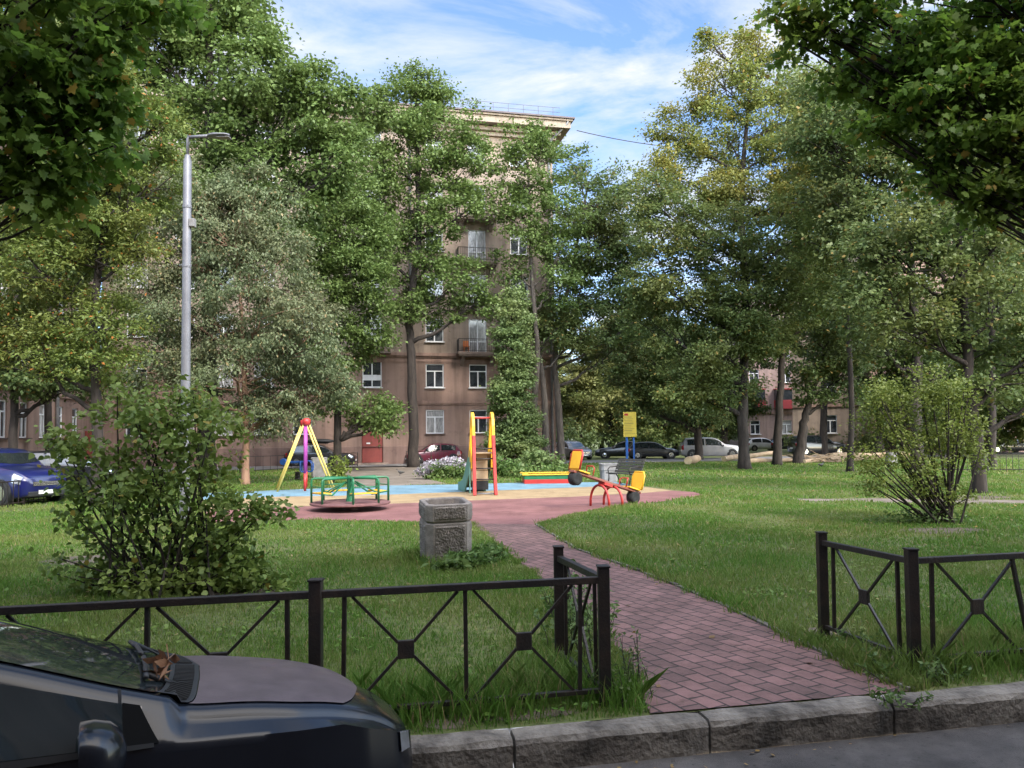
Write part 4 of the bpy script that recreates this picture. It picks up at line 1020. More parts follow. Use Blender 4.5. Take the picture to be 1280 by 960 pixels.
PROF = {  # x as share of the length from the rear bumper: (top height share, ...)
 'hatch': dict(top=[(0, .58), (.02, .62), (.07, .80), (.13, .94), (.25, .99), (.42, 1.0), (.53, .97), (.60, .90), (.735, .645), (.80, .625), (.90, .575), (.96, .52), (1, .44)], ws=(.745, .60), rw=(.02, .12), hood=.745, win=(.12, .70)),
 'suv': dict(top=[(0, .60), (.015, .66), (.05, .88), (.09, .97), (.25, 1.0), (.45, 1.0), (.54, .98), (.60, .93), (.72, .68), (.80, .655), (.92, .61), (.97, .55), (1, .46)], ws=(.725, .595), rw=(.02, .085), hood=.725, win=(.10, .69)),
 'low': dict(top=[(0, .60), (.02, .64), (.07, .80), (.13, .92), (.22, .985), (.34, 1.0), (.43, .955), (.50, .908), (.58, .828), (.66, .742), (.735, .672), (.80, .652), (.90, .60), (.96, .545), (1, .45)], ws=(.745, .49), rw=(.02, .12), hood=.745, win=(.10, .69)),
 'wagon': dict(top=[(0, .56), (.02, .62), (.10, .90), (.16, .97), (.30, 1.0), (.42, 1.0), (.50, .97), (.56, .91), (.69, .64), (.78, .62), (.90, .57), (.96, .51), (1, .42)], ws=(.70, .555), rw=(.03, .13), hood=.70, win=(.13, .65)),
 'sedan': dict(top=[(0, .58), (.02, .66), (.06, .70), (.17, .72), (.30, .93), (.38, .99), (.46, 1.0), (.52, .97), (.58, .90), (.70, .66), (.80, .63), (.90, .58), (.96, .52), (1, .42)], ws=(.705, .57), rw=(.175, .30), hood=.705, win=(.24, .66)),
}
def make_car(name, label, kind, L, W, H, body, loc, rz, nose=None, group=None, detail=1, hood_mat=None, plate=True, roofbox=False, rough=0):
    P = PROF[kind]; t = thing(name, label, 'car', loc, rz, group)
    def top(s_): return interp(P['top'], s_) * H
    def sm(s_):   # smoothed top
        d_ = .016 if detail < 2 else .024; return (top(max(0, s_ - d_)) + 2 * top(s_) + top(min(1, s_ + d_)) + (0 if detail < 2 else top(max(0, s_ - .5 * d_)) * 2 + top(min(1, s_ + .5 * d_)) * 2)) / (4 if detail < 2 else 8)
    belt0 = interp([(0, .57), (.5, .60), (1, .5)], 0)
    def sect(s_):
        z = sm(s_); belt = min(H * interp([(0, .60), (.35, .595), (.72, .565), (.9, .52), (1, .42)], s_), z - .045)
        hw = W / 2 * interp([(0, .86), (.03, .93), (.10, .985), (.3, 1), (.7, 1), (.85, .97), (.93, .90), (.975, .80), (1, .66)], s_)
        cab = max(0, min(1, (z - belt - .06) / (.33 * H)))
        wr = hw * (.86 - .13 * cab)
        zb = interp([(0, .30), (.04, .22), (.1, .17), (.9, .17), (.96, .2), (1, .28)], s_)
        crown = .035 + .02 * cab
        if detail > 1 and s_ > P['hood'] - .02: crown = .085
        return [(0, zb), (hw * .8, zb), (hw * .95, zb + .07), (hw * .995, zb + .25 * (belt - zb) + .06), (hw, zb + .62 * (belt - zb)), (hw * .965, belt), (wr + (hw * .965 - wr) * .1, z - crown - .012), (wr * .93, z - crown * .6), (wr * .5, z - crown * .12), (0, z)]
    def S(s_, u):  # u in 0..9 along the section, x from rear to front
        s_ = max(0, min(1, s_)); p = sect(s_); i = max(0, min(8, int(u))); f_ = u - i
        def g(k):
            if k < 0: return Vector((-p[1][0], p[1][1]))
            if k > 9: return Vector((-p[8][0], p[8][1]))
            return Vector(p[k])
        a, b_, c, d = g(i - 1), g(i), g(i + 1), g(i + 2)
        if i in (5,): q = b_.lerp(c, f_)
        else:
            m1 = (c - a) * .42; m2 = (d - b_) * .42
            if i == 4: m2 = (c - b_) * .5
            if i == 6: m1 = (c - b_) * .5
            q = b_ * (2 * f_ ** 3 - 3 * f_ ** 2 + 1) + m1 * (f_ ** 3 - 2 * f_ ** 2 + f_) + c * (-2 * f_ ** 3 + 3 * f_ ** 2) + m2 * (f_ ** 3 - f_ ** 2)
        return Vector(((s_ - .5) * L, q.x, q.y))
    nx, nu = (110, 45) if detail > 1 else (56, 27)
    ss = np.linspace(0, 1, nx + 1); us = np.linspace(0, 9, nu + 1)
    mb = MB(); rows = []
    for s_ in ss:
        h_ = [S(s_, u) for u in us]; rows.append([Vector((p.x, -p.y, p.z)) for p in h_[::-1]][:0] + [Vector((p.x, -p.y, p.z)) for p in h_] + h_[::-1][1:])
    mb.grid(rows)
    for rw in (rows[0], rows[-1]): mb.add(rw, [tuple(range(len(rw)))])
    bo = mb.build('body', body, t, smooth=True, flat_angle=55, weld=True)
    def patch(nm, mat, s0, s1, u0, u1, sides=(-1, 1), off=.007, par=None, n=(14, 10), join=False, label=None, thick=0):
        out = []; mbj = MB()
        for sd_ in sides:
            mb = mbj if join else MB(); rows = []
            for j in range(n[1] + 1):
                u = u0 + (u1 - u0) * j / n[1]; row = []
                a_ = s0(u) if callable(s0) else s0; b_ = s1(u) if callable(s1) else s1
                for i in range(n[0] + 1):
                    s_ = a_ + (b_ - a_) * i / n[0]; p = S(s_, u); e_ = .004
                    du = S(s_, min(9, u + .02)) - S(s_, max(0, u - .02)); dv = S(min(1, s_ + e_), u) - S(max(0, s_ - e_), u)
                    nn = dv.cross(du)
                    if nn.length > 1e-9: nn.normalize()
                    if nn.dot(Vector((0, p.y, p.z - H * .4))) < 0: nn = -nn
                    p = p + nn * off
                    if u > 8.999: p.y = 0
                    row.append(Vector((p.x, sd_ * p.y, p.z)))
                rows.append(row)
            if sd_ < 0: rows = rows[::-1]
            mb.grid(rows)
            if not join: out.append(mb.build(nm, mat, par or t, smooth=True))
        if join: out.append(mbj.build(nm, mat, par or t, smooth=True, weld=True))
        return out
    lo = lambda a, b_: (lambda u: a + (b_ - a) * (u - 7.05) / 1.95)
    w0, w1 = P['ws']
    bow = .03
    patch('windscreen', M['carglass'], lambda u: w1 + .012 + .01 * (u - 7) / 2, lambda u: w0 - .012 - bow + bow * ((u - 7.05) / 1.95) ** .7, 7.05, 9, join=True)
    r0, r1 = P['rw']; patch('rear_window', M['carglass'], r0 + .012, r1 - .005, 7.15, 9, join=True)
    a_, b_ = P['win']; md = (a_ + b_) / 2 - .01
    patch('front_side_window', M['carglass'], md + .012, b_, 5.10, 5.90, n=(16, 5)); patch('rear_side_window', M['carglass'], a_, md - .012, 5.10, 5.90, n=(16, 5))
    patch('headlight', M['lamp'] if detail < 2 else M['darklamp'], *((.915, .975, 4.3, 5.6) if detail < 2 else (.975, .993, 4.4, 5.1)), n=(8, 6)); patch('tail_light', M['tail'], .004, .04, 4.0, 5.3, n=(6, 6))
    for d0, d1 in ((.33, .465), (.485, .69)):
        for sd_ in (-1, 1):
            pass
    R_ = (.315 if H < 1.6 else .345) if detail < 2 else .285
    AK = 1.17 if detail < 2 else 1.06
    wx = (.175, .825)
    for s_ in wx:
        for sd_ in (-1, 1):
            hw = W / 2 * interp([(0, .86), (.03, .93), (.10, .985), (.3, 1), (.7, 1), (.85, .97), (1, .66)], s_); x = (s_ - .5) * L
            mb = MB(); mb.lathe([(R_ * AK, -.16), (R_ * AK, .012), (R_ * .9, .012)], 28, (x, sd_ * (hw), R_), 'Y')
            if sd_ < 0: mb.v = [(v[0], 2 * sd_ * hw - v[1], v[2]) for v in mb.v]
            arch = mb.build('wheel_arch', M['plastic'], t, smooth=True, flat_angle=40)
            cyy = sd_ * (hw - .075)
            mb = MB(); mb.lathe([(R_ * .62, -.10), (R_ * .93, -.105), (R_, -.08), (R_, .08), (R_ * .93, .105), (R_ * .62, .10)], 28, (x, cyy, R_), 'Y'); wh = mb.build('wheel', M['rubber'], t, smooth=True, flat_angle=40)
            mb = MB(); yo = cyy + sd_ * .098
            mb.lathe([(R_ * .62, -.006), (R_ * .6, .008), (R_ * .2, .003), (R_ * .15, .012), (.01, .012)], 20, (x, yo, R_), 'Y')
            mb.build('rim', M['chrome'], wh, smooth=True, flat_angle=40)
    for sd_ in (-1, 1):
        p = S(w0 - .05, 5.0); mb = MB(); mb.ball((p.x + .02, sd_ * (abs(p.y) + .11), p.z + .05), (.06, .12, .075), 12, 8); mb.tube([(p.x + .02, sd_ * (abs(p.y) - .02), p.z - .01), (p.x + .02, sd_ * (abs(p.y) + .07), p.z + .03)], .025, 6)
        if detail < 2: mb.build('wing_mirror', body, t, smooth=True)
    mb = MB(); mb.box((L / 2 - .03, 0, .40 * H - .06), (.07, W * .46, .14 if H > 1.6 else .10)); gr = mb.build('grille', M['plastic'], t, bevel=.015)
    mb = MB()
    for k in range(3): mb.box((L / 2 + .008, 0, .40 * H - .10 + .04 * k), (.012, W * .44, .010))
    mb.build('grille_bar', M['chrome'], gr)
    mb = MB(); mb.box((L / 2 - .05, 0, .31), (.14, W * .62, .16)); mb.build('bumper', M['plastic'], t, bevel=.03)
    if plate:
        mb = MB(); mb.box((L / 2 + .026, 0, .36), (.012, .50, .11)); mb.build('number_plate', M['plate'], t)
        mb = MB(); mb.box((-L / 2 - .008, 0, .62), (.012, .50, .11)); mb.build('number_plate', M['plate'], t)
    if roofbox:
        mb = MB(); mb.ball((-.15, 0, H + .20), (1.05, .40, .17), 20, 10)
        rb = mb.build('roof_box', M['plastic'], t, smooth=True)
        mb = MB()
        for x in (-.7, .35): mb.box((x, 0, H + .03), (.05, W * .66, .05))
        mb.build('roof_bar', M['plastic'], rb)
    return t, S, patch
BLK = paint('black_car_paint', (.012, .012, .014)); BLU = paint('blue_car_paint', (.006, .009, .085)); SIL = paint('silver_car_paint', (.27, .27, .28), .35, .5, .35)
GRY = paint('grey_car_paint', (.28, .28, .30), .35, .5, .3); MAR = paint('maroon_car_paint', (.13, .012, .03)); WHT = paint('white_car_paint', (.7, .7, .7)); DGR = paint('dark_car_paint', (.03, .032, .04))

def park(px, py, rz, *a, **k):
    p = gp(px, py); p.z = .008; return make_car('parked_car', a[0], a[1], a[2], a[3], a[4], a[5], p, R(rz), **k)
PK = 'cars parked round the courtyard'
park(0, 628, -24, 'bright blue parked crossover behind the low picket fence', 'suv', 4.2, 1.78, 1.65, BLU, group=PK)
park(75, 607, 20, 'black parked hatchback half hidden between bush and blue car', 'hatch', 4.2, 1.75, 1.48, BLK, group=PK)
park(402, 582, 4, 'black estate car with roof box left of the red door', 'wagon', 4.7, 1.8, 1.48, BLK, roofbox=True, group=PK)
park(541, 579, -160, 'maroon car behind the pale flowers by the house wall', 'hatch', 4.0, 1.7, 1.45, MAR, group=PK)
park(716, 574, -68, 'pale grey estate car facing the playground beside the round bush', 'wagon', 4.3, 1.72, 1.5, GRY, group=PK)
park(694, 573, -75, 'dark saloon just left of the pale grey estate car', 'sedan', 4.4, 1.75, 1.45, DGR, group=PK)
park(780, 573, 168, 'black parked saloon behind the yellow notice board', 'sedan', 4.6, 1.78, 1.45, BLK, group=PK)
park(815, 573.5, 3, 'low black car right of the notice board post', 'hatch', 4.1, 1.72, 1.38, BLK, group=PK)
park(888, 573, -4, 'silver people carrier behind the thick dark trunk', 'suv', 4.7, 1.8, 1.66, SIL, group=PK)
park(1022, 569, 6, 'black off-road car behind the heap of branches', 'suv', 4.7, 1.85, 1.75, BLK, group=PK)
park(953, 563.5, 8, 'small white car by the far pinkish house', 'hatch', 4.1, 1.75, 1.5, WHT, group=PK)
park(984, 563.2, 0, 'small dark car by the far pinkish house', 'hatch', 4.1, 1.75, 1.5, DGR, group=PK)
park(1258, 566, 5, 'dark saloon at the far right edge before the brown house', 'sedan', 4.6, 1.8, 1.5, BLK, group=PK)

# the dark car in the foreground
NAVY = pmat('dark_navy_paint', (.004, .005, .008), (.007, .008, .011), 3, .25, coat=.2, bump=.02, bscale=2, spec=.3)
DUST_SHEEN = pmat('dusty_sky_sheen_bonnet', (.066, .048, .050), (.105, .079, .083), 7, .5, coat=.08, c3=(.085, .063, .067), bump=.15, bscale=160, detail=8)  # dust, plus pale sky reflection painted into the base colour
FCL, FCW, FCHT = 3.75, 1.54, 1.38
FA = R(29)
FROLL = R(-4.4)
h_ = .735
anc = gp(236, 887, h_)
loc_anchor = Vector((.235 * FCL, -.60, 0))
FM = Matrix.Rotation(FA, 3, 'Z') @ Matrix.Rotation(FROLL, 3, 'X')
car_o = Vector((anc.x, anc.y, -KERB_H + .004)) - Matrix.Rotation(FA, 3, 'Z') @ loc_anchor
fc, FS, fpatch = make_car('parked_car', 'dark navy car in the foreground, bonnet plum grey with dust and painted sky sheen', 'low', FCL, FCW, FCHT, NAVY, car_o, FA, detail=2, group=PK)
fc.rotation_euler = FM.to_euler()
wsf = PROF['low']['ws'][0]
be = lambda k: (lambda u: wsf + k - .03 + .03 * ((u - 7.05) / 1.95) ** .6)
bon = fpatch('bonnet', DUST_SHEEN, be(.022), lambda u: .958 - .05 * max(0, 1 - (u - 7.02) / 1.98) ** 2.5, 7.05, 9, join=True, off=.006, n=(40, 24))
cowl = fpatch('cowl_grille', M['plastic'], be(-.012), be(.021), 7.05, 9, join=True, off=.010, n=(8, 24))[0]
mb = MB()
for sd_ in (-1, 1):
    for k in range(22):
        u = 7.15 + 1.8 * k / 22; a = FS(be(-.006)(u), u); b_ = FS(be(.016)(u), u)
        mb.bar(Vector((a.x, sd_ * a.y, a.z + .014)), Vector((b_.x, sd_ * b_.y, b_.z + .014)), .008, .008)
mb.build('slats', M['rubber'], cowl)
# wipers
for sd_, (u0, u1) in ((-1, (7.5, 8.9)), (1, (7.3, 8.8))):
    mb = MB(); pts = []
    for k in range(9):
        u = u0 + (u1 - u0) * k / 8; p = FS(be(-.03 - .012 * k / 8)(u), u); pts.append((p.x, sd_ * p.y, p.z + .03))
    mb.tube(pts, .011, 6); p = FS(be(.0)(u0 + .2), u0 + .2); mb.tube([(p.x, sd_ * p.y, p.z + .01), pts[1], pts[4]], .013, 6); mb.build('wiper', M['plastic'], fc, smooth=True)
# doors, seams, mirrors
seam = pmat('panel_gap', (.003, .003, .003), rough=.9)
fpatch('door', NAVY, .452, .668, 2.1, 4.95, off=.004, n=(20, 16))
fpatch('fender_gap', seam, .6685, .6715, 2.1, 6.9, off=.003, n=(2, 20))
fpatch('window_trim', seam, .40, .70, 5.0, 5.09, off=.009, n=(24, 2))
M['matt_trim'] = pmat('matt_black_trim', (.006, .006, .006), rough=.95, spec=.05)
fpatch('quarter_trim', M['matt_trim'], lambda u: .672, lambda u: .705 - .02 * (u - 5.08), 5.08, 5.92, off=.008, n=(8, 5))
for sd_ in (-1, 1):
    p = FS(.655, 5.0); bx_ = Vector((p.x - .03, sd_ * (abs(p.y) + .14), p.z + .04))
    mb = MB(); rows = []
    for f_, k in ((-.05, .96), (-.045, 1.0), (.0, 1.0), (.05, .88), (.085, .6), (.10, .2)):
        rows.append([bx_ + Vector((f_, .15 * k * math.copysign(abs(math.cos(a)) ** .7, math.cos(a)), .115 * k * math.copysign(abs(math.sin(a)) ** .7, math.sin(a)))) for a in np.linspace(0, 2 * math.pi, 25)])
    mb.grid(rows); mi = mb.build('wing_mirror', NAVY, fc, smooth=True)
    mb = MB(); mb.add([v + Vector((.012, 0, 0)) for v in rows[0][:-1]], [tuple(range(24))]); mb.build('mirror_glass', M['chrome'], mi)
    mb = MB(); mb.tube([(p.x + .02, sd_ * (abs(p.y) - .03), p.z - .0), bx_ + Vector((.02, -.08 * sd_, -.06))], .035, 8); mb.build('stalk', M['plastic'], mi, smooth=True)
mb = MB(); mb.box((.06, 0, .72), (.5, 1.1, .6)); 
# dried leaf cluster caught at the wiper
p = FS(be(-.015)(7.75), 7.75); lw = Vector(car_o) + FM @ Vector((p.x, -p.y, p.z + .025))
t = thing('dry_leaf', 'dried brown leaf cluster caught under the wiper of the dark car', 'leaf', lw)
M['dryleaf'] = pmat('dry_leaf', (.20, .09, .045), (.30, .17, .09), 30, .8)
mb = MB(); r2 = random.Random(2)
for k in range(16):
    c = Vector((r2.uniform(-.05, .05), r2.uniform(-.04, .04), r2.uniform(0, .09))); u = Vector((r2.gauss(0, 1), r2.gauss(0, 1), r2.gauss(0, .8))).normalized() * .04; v = u.cross(Vector((r2.gauss(0, 1), r2.gauss(0, 1), r2.gauss(0, 1)))).normalized() * .022
    mb.add([c - u, c + v + u * .1, c + u, c - v * .8], [(0, 1, 2, 3)])
mb.tube([(0, 0, -.01), (.02, .01, .06), (.0, .03, .13)], .003, 4); mb.build('leaves', M['dryleaf'], t)
# ------------------------------------------------------------------ trees and plants
MAPLE = np.array([(0, .05), (.30, -.08), (.30, .10), (.62, .28), (.42, .40), (.52, .70), (.24, .66), (0, 1.0), (-.24, .66), (-.52, .70), (-.42, .40), (-.62, .28), (-.30, .10), (-.30, -.08)])
DIAM = np.array([(0, 0), (.32, .45), (0, 1.0), (-.32, .45)])
def leaves(C, size, shape=DIAM, droop=.25, out=None, up=.7, rg=rng, wid=1.0, curl=.12):
    n = len(C)
    d = rg.normal(0, 1, (n, 3)); d[:, 2] = d[:, 2] * .55 - droop
    if out is not None: d += out * .8
    d /= np.linalg.norm(d, axis=1)[:, None] + 1e-9
    nr = rg.normal(0, 1, (n, 3)) * .75; nr[:, 2] += up
    if out is not None: nr += out * .35
    s = np.cross(d, nr); s /= np.linalg.norm(s, axis=1)[:, None] + 1e-9
    nn = np.cross(s, d)
    sz = (size * rg.uniform(.6, 1.25, n))[:, None, None]
    V = C[:, None, :] + sz * (shape[None, :, 0, None] * wid * s[:, None, :] + shape[None, :, 1, None] * d[:, None, :] + (np.abs(shape[None, :, 0, None]) * curl * 2 - (shape[None, :, 1, None] ** 2) * curl) * nn[:, None, :])
    return V
def curve(a, b_, bend, n=7):
    a, b_ = np.array(a, float), np.array(b_, float); c = (a + b_) / 2 + np.array(bend, float); ts = np.linspace(0, 1, n)[:, None]
    return (1 - ts) ** 2 * a + 2 * ts * (1 - ts) * c + ts ** 2 * b_
def tree(name, label, px, py, Y, lobes, trunk, lm, leaf=.2, dens=1.0, clus=.55, per=46, bark='bark', seed=1, group=None, shape=DIAM, r0=.25, droop=.25, cat='tree', base=None, flatten=.5, twigs=9, limbs=True, up=1.25, wid=1.0, fill=.5, limbmax=9, depth=1.0):
    """lobes: (px, py, rx, ry[, dY]) seen at the tree's distance, made into ellipsoids; trunk: [(px, py), ...] upwards from the base"""
    rg = np.random.default_rng(seed)
    if base is None:
        b0 = at(px, py, Y); base = Vector((b0.x, Y, 0))
    t = thing(name, label, cat, base, 0, group)
    k = Y / F
    tp = [np.array((0, 0, -.15))]
    for q in trunk:
        p = at(q[0], q[1], Y); tp.append(np.array((p.x - base.x, (q[2] if len(q) > 2 else 0), p.z)))
    tp = np.array(tp); nt_ = len(tp)
    # smooth trunk
    ts = np.linspace(0, nt_ - 1, max(10, nt_ * 4)); pts = []
    for s_ in ts:
        i = min(nt_ - 2, int(s_)); f_ = s_ - i; P = [tp[max(0, i - 1)], tp[i], tp[i + 1], tp[min(nt_ - 1, i + 2)]]
        pts.append(.5 * ((2 * P[1]) + (-P[0] + P[2]) * f_ + (2 * P[0] - 5 * P[1] + 4 * P[2] - P[3]) * f_ ** 2 + (-P[0] + 3 * P[1] - 3 * P[2] + P[3]) * f_ ** 3))
    pts = np.array(pts); hts = np.linspace(0, 1, len(pts))
    rad = r0 * (1 - .82 * hts) ** .8; rad[0] *= 1.35; rad[1] *= 1.12
    jit = rg.normal(0, r0 * .10, pts.shape); jit[:2] = 0; jit[:, 2] = 0; pts = pts + jit
    mb = MB(); mb.tube(pts, list(np.maximum(rad, .03)), 10)
    CC, OO = [], []
    zmax = pts[-1][2]
    for lo_ in lobes:
        c = at(lo_[0], lo_[1], Y); a, c_ = lo_[2] * k, lo_[3] * k; b_ = (a * .6 + c_ * .4) * depth
        c = np.array((c.x - base.x, (lo_[4] if len(lo_) > 4 else rg.uniform(-.35, .35) * b_), c.z))
        # limb
        za = max(zmax * .12, min(zmax * .97, c[2] - .55 * np.hypot(c[0] - np.interp(c[2], pts[:, 2], pts[:, 0]), c[1]) - c_ * .4))
        ia = int(np.argmin(np.abs(pts[:, 2] - za))); st = pts[ia]
        if limbs:
            lp = curve(st, c, (0, 0, -.12 * np.linalg.norm(c - st)) if c[2] > st[2] else (0, 0, .2 * np.linalg.norm(c - st)), 8)
            lp[1:-1] += rg.normal(0, .05 * a, (6, 3)); rl = max(.014, min(rad[ia] * .62, .16 * r0 / .25, limbmax))
            mb.tube(lp, list(np.linspace(rl, min(rl, .03) * .9, 8)), 6)
        ncl = max(4, int(dens * 1.35 * (a * b_ + a * c_ + b_ * c_) / clus ** 2 * 1.0))
        d = rg.normal(0, 1, (ncl, 3)); d /= np.linalg.norm(d, axis=1)[:, None]
        rr_ = np.where(rg.uniform(0, 1, ncl) < fill, rg.uniform(.78, 1.08, ncl), rg.uniform(.2, .85, ncl) ** .7)
        cl = c + d * rr_[:, None] * np.array((a, b_, c_))
        if limbs:
            for q in cl[:twigs]:
                f0 = rg.uniform(.45, 1); s0 = lp[int(f0 * 7)]
                mb.tube(curve(s0, q, rg.normal(0, .1, 3), 4), [min(.032, limbmax), min(.024, limbmax * .8), min(.018, limbmax * .6), min(.01, limbmax * .4)], 4, cap=False)
        npl = rg.poisson(per * PERM, ncl); idx = np.repeat(np.arange(ncl), npl); n = len(idx)
        sg = clus * rg.uniform(.55, 1.1, ncl)
        off = rg.normal(0, 1, (n, 3)) * sg[idx][:, None] * np.array((.58, .58, .58 * flatten))
        pos = cl[idx] + off
        if droop > .5: pos[:, 2] -= np.abs(off[:, 0]) * .5
        o_ = d[idx] * .6 + off / (np.linalg.norm(off, axis=1)[:, None] + .05) * .6
        CC.append(pos); OO.append(o_)
    mb.build('trunk', M[bark], t, smooth=True)
    C = np.concatenate(CC); O = np.concatenate(OO); ok = C[:, 2] > .15
    V = leaves(C[ok], leaf * LEAFM, shape, droop, O[ok], up, rg, wid)
    raw_mesh('crown', V, len(shape), lm, t)
    return t, int(ok.sum())
LM = {}
PERM, LEAFM = 2.9, .86
LM['maple'] = leaf_mat('maple_leaf', (.095, .155, .038), (.155, .215, .06), (.13, .185, .05))
LM['maple_dark'] = leaf_mat('dark_maple_leaf', (.09, .175, .026), (.165, .27, .042), (.16, .22, .04), (.36, .25, .05), .025, trans=.6)
LM['silver'] = leaf_mat('silvery_leaf', (.125, .165, .076), (.185, .218, .108), (.165, .175, .085), (.33, .25, .12), .04, trans=.35)
LM['rowan'] = leaf_mat('rowan_leaf', (.11, .165, .034), (.18, .22, .05), (.17, .19, .045), (.45, .17, .04), .022)
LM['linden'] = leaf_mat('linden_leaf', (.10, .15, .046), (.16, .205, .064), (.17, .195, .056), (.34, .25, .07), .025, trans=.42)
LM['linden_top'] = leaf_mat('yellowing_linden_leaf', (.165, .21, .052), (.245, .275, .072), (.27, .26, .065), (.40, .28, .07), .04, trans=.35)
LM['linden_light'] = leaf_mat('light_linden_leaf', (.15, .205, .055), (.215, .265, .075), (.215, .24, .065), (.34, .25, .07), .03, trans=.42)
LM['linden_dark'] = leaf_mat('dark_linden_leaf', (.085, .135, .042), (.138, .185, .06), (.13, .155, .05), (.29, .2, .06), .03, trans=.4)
LM['thuja'] = leaf_mat('climber_leaf', (.11, .17, .055), (.18, .245, .085), (.20, .245, .085), trans=.3)
LM['willow'] = leaf_mat('willow_leaf', (.17, .19, .06), (.24, .24, .085), (.13, .165, .05))
LM['bush'] = leaf_mat('bush_leaf', (.115, .18, .036), (.195, .265, .058), (.19, .235, .052), (.3, .24, .05), .02)
LM['yshrub'] = leaf_mat('yellow_green_leaf', (.13, .185, .03), (.21, .245, .05), (.175, .21, .042))
LM['cover'] = leaf_mat('ground_cover_leaf', (.08, .15, .036), (.14, .22, .06), (.15, .21, .06))
TG = 'deciduous trees round the courtyard'
stat = []
def T_(*a, **k):
    t, n = tree(*a, **k); stat.append((a[1][:30], n)); return t
# left side
T_('maple_tree', 'tall green maple behind the lamp post, reaching past the top of the photo', 258, 600, 33, [(255, 20, 65, 55), (300, 70, 60, 60), (345, 110, 60, 48), (215, 90, 60, 60), (375, 150, 48, 42), (300, 160, 70, 55), (240, 180, 70, 60), (395, 205, 42, 48), (340, 225, 70, 50), (310, 0, 26, 60), (195, 10, 60, 60), (380, 100, 34, 26), (250, -60, 80, 50), (440, 170, 22, 28), (405, 145, 38, 38), (425, 205, 32, 40), (350, 280, 60, 40), (180, 60, 50, 50), (430, 120, 16, 16), (190, 250, 50, 46), (270, 260, 56, 44)],
   [(262, 400), (268, 250), (262, 120), (262, 10)], LM['maple'], .24, .95, .75, 62, r0=.36, seed=3, group=TG, fill=.6)
T_('silver_willow', 'greyish silver leaved tree with drooping crown left of the swing', 307, 590, 31, [(215, 300, 55, 60), (290, 300, 60, 60), (345, 330, 60, 55), (250, 390, 75, 65), (330, 400, 75, 60), (390, 420, 48, 50), (220, 460, 55, 45), (300, 475, 80, 48), (375, 485, 55, 36), (410, 470, 35, 32), (190, 360, 35, 50), (330, 520, 45, 22), (250, 235, 56, 46), (318, 245, 54, 46), (205, 235, 34, 40)],
   [(307, 520), (303, 420), (295, 300)], LM['silver'], .17, 1.0, .62, 72, bark='bark_orange', r0=.16, droop=.9, seed=4, group=TG, fill=.65, wid=.75)
T_('rowan_tree', 'yellow green rowan with orange tinted leaves above the left bush', 120, 640, 22, [(150, 110, 36, 60), (165, 180, 38, 60), (150, 250, 50, 55), (90, 290, 60, 50), (40, 330, 65, 50), (130, 330, 55, 50), (70, 395, 75, 45), (140, 410, 45, 45), (30, 440, 60, 36), (110, 455, 60, 34), (-20, 390, 60, 60), (60, 250, 70, 50), (195, 150, 32, 44), (190, 230, 34, 44), (185, 300, 30, 36), (110, 230, 50, 40)],
   [(122, 520), (118, 400), (135, 250), (150, 130)], LM['rowan'], .15, 1.0, .5, 62, r0=.17, seed=5, group=TG, wid=.7)
T_('shade_tree', 'dusky grey green tree in front of the left wing windows', 15, 612, 31, [(20, 462, 70, 32), (75, 474, 50, 24), (100, 460, 40, 36), (-30, 430, 70, 50), (20, 400, 60, 40), (40, 300, 80, 60), (0, 250, 90, 60)], [(17, 520), (20, 400), (22, 250)], LM['linden_dark'], .2, 1.0, .6, 48, r0=.2, seed=6, group=TG)
T_('maple_tree', 'mid green maple with a low bright bough over the red door', 421, 586, 43, [(415, 250, 45, 50), (445, 300, 45, 45), (395, 310, 40, 50), (440, 350, 48, 45), (400, 380, 50, 50), (455, 400, 36, 40), (420, 440, 50, 40), (375, 450, 38, 40), (470, 330, 26, 30), (455, 518, 46, 17), (480, 528, 30, 13), (415, 500, 34, 26), (480, 505, 20, 14), (430, 240, 46, 38), (375, 255, 44, 40), (480, 280, 26, 30), (350, 420, 34, 36)],
   [(422, 520), (416, 440), (420, 340), (424, 260)], LM['maple'], .24, .95, .8, 58, r0=.24, seed=7, group=TG)
T_('maple_tree', 'tall slim maple whose trunk stands beside the drainpipe', 517, 580, 48.5, [(520, 108, 38, 28), (500, 150, 50, 38), (556, 160, 38, 40), (520, 200, 58, 40), (575, 215, 34, 40), (475, 215, 34, 36), (510, 260, 52, 36), (560, 268, 34, 36), (500, 310, 38, 24), (520, 360, 36, 26), (530, 385, 48, 22), (575, 350, 36, 30), (600, 372, 26, 24), (545, 330, 30, 22), (455, 250, 26, 30), (590, 255, 20, 26), (468, 135, 30, 26), (458, 180, 28, 36), (585, 180, 26, 34), (452, 300, 26, 28), (545, 110, 30, 24)],
   [(516, 520), (514, 440), (512, 400), (522, 300), (522, 190), (520, 110)], LM['maple'], .26, .82, .8, 56, r0=.35, bark='bark', seed=8, group=TG, fill=.6)
T_('maple_tree', 'maple with thin crown covering the roof corner of the tan building', 664, 571, 51, [(655, 168, 40, 22), (630, 195, 38, 26), (680, 200, 36, 34), (655, 235, 44, 34), (700, 255, 38, 38), (625, 250, 32, 30), (660, 290, 44, 34), (700, 320, 38, 34), (640, 330, 28, 20), (690, 365, 36, 26)],
   [(668, 500), (672, 440), (664, 330), (660, 200)], LM['maple'], .27, .68, .85, 52, r0=.26, bark='bark_pale', seed=9, group=TG)
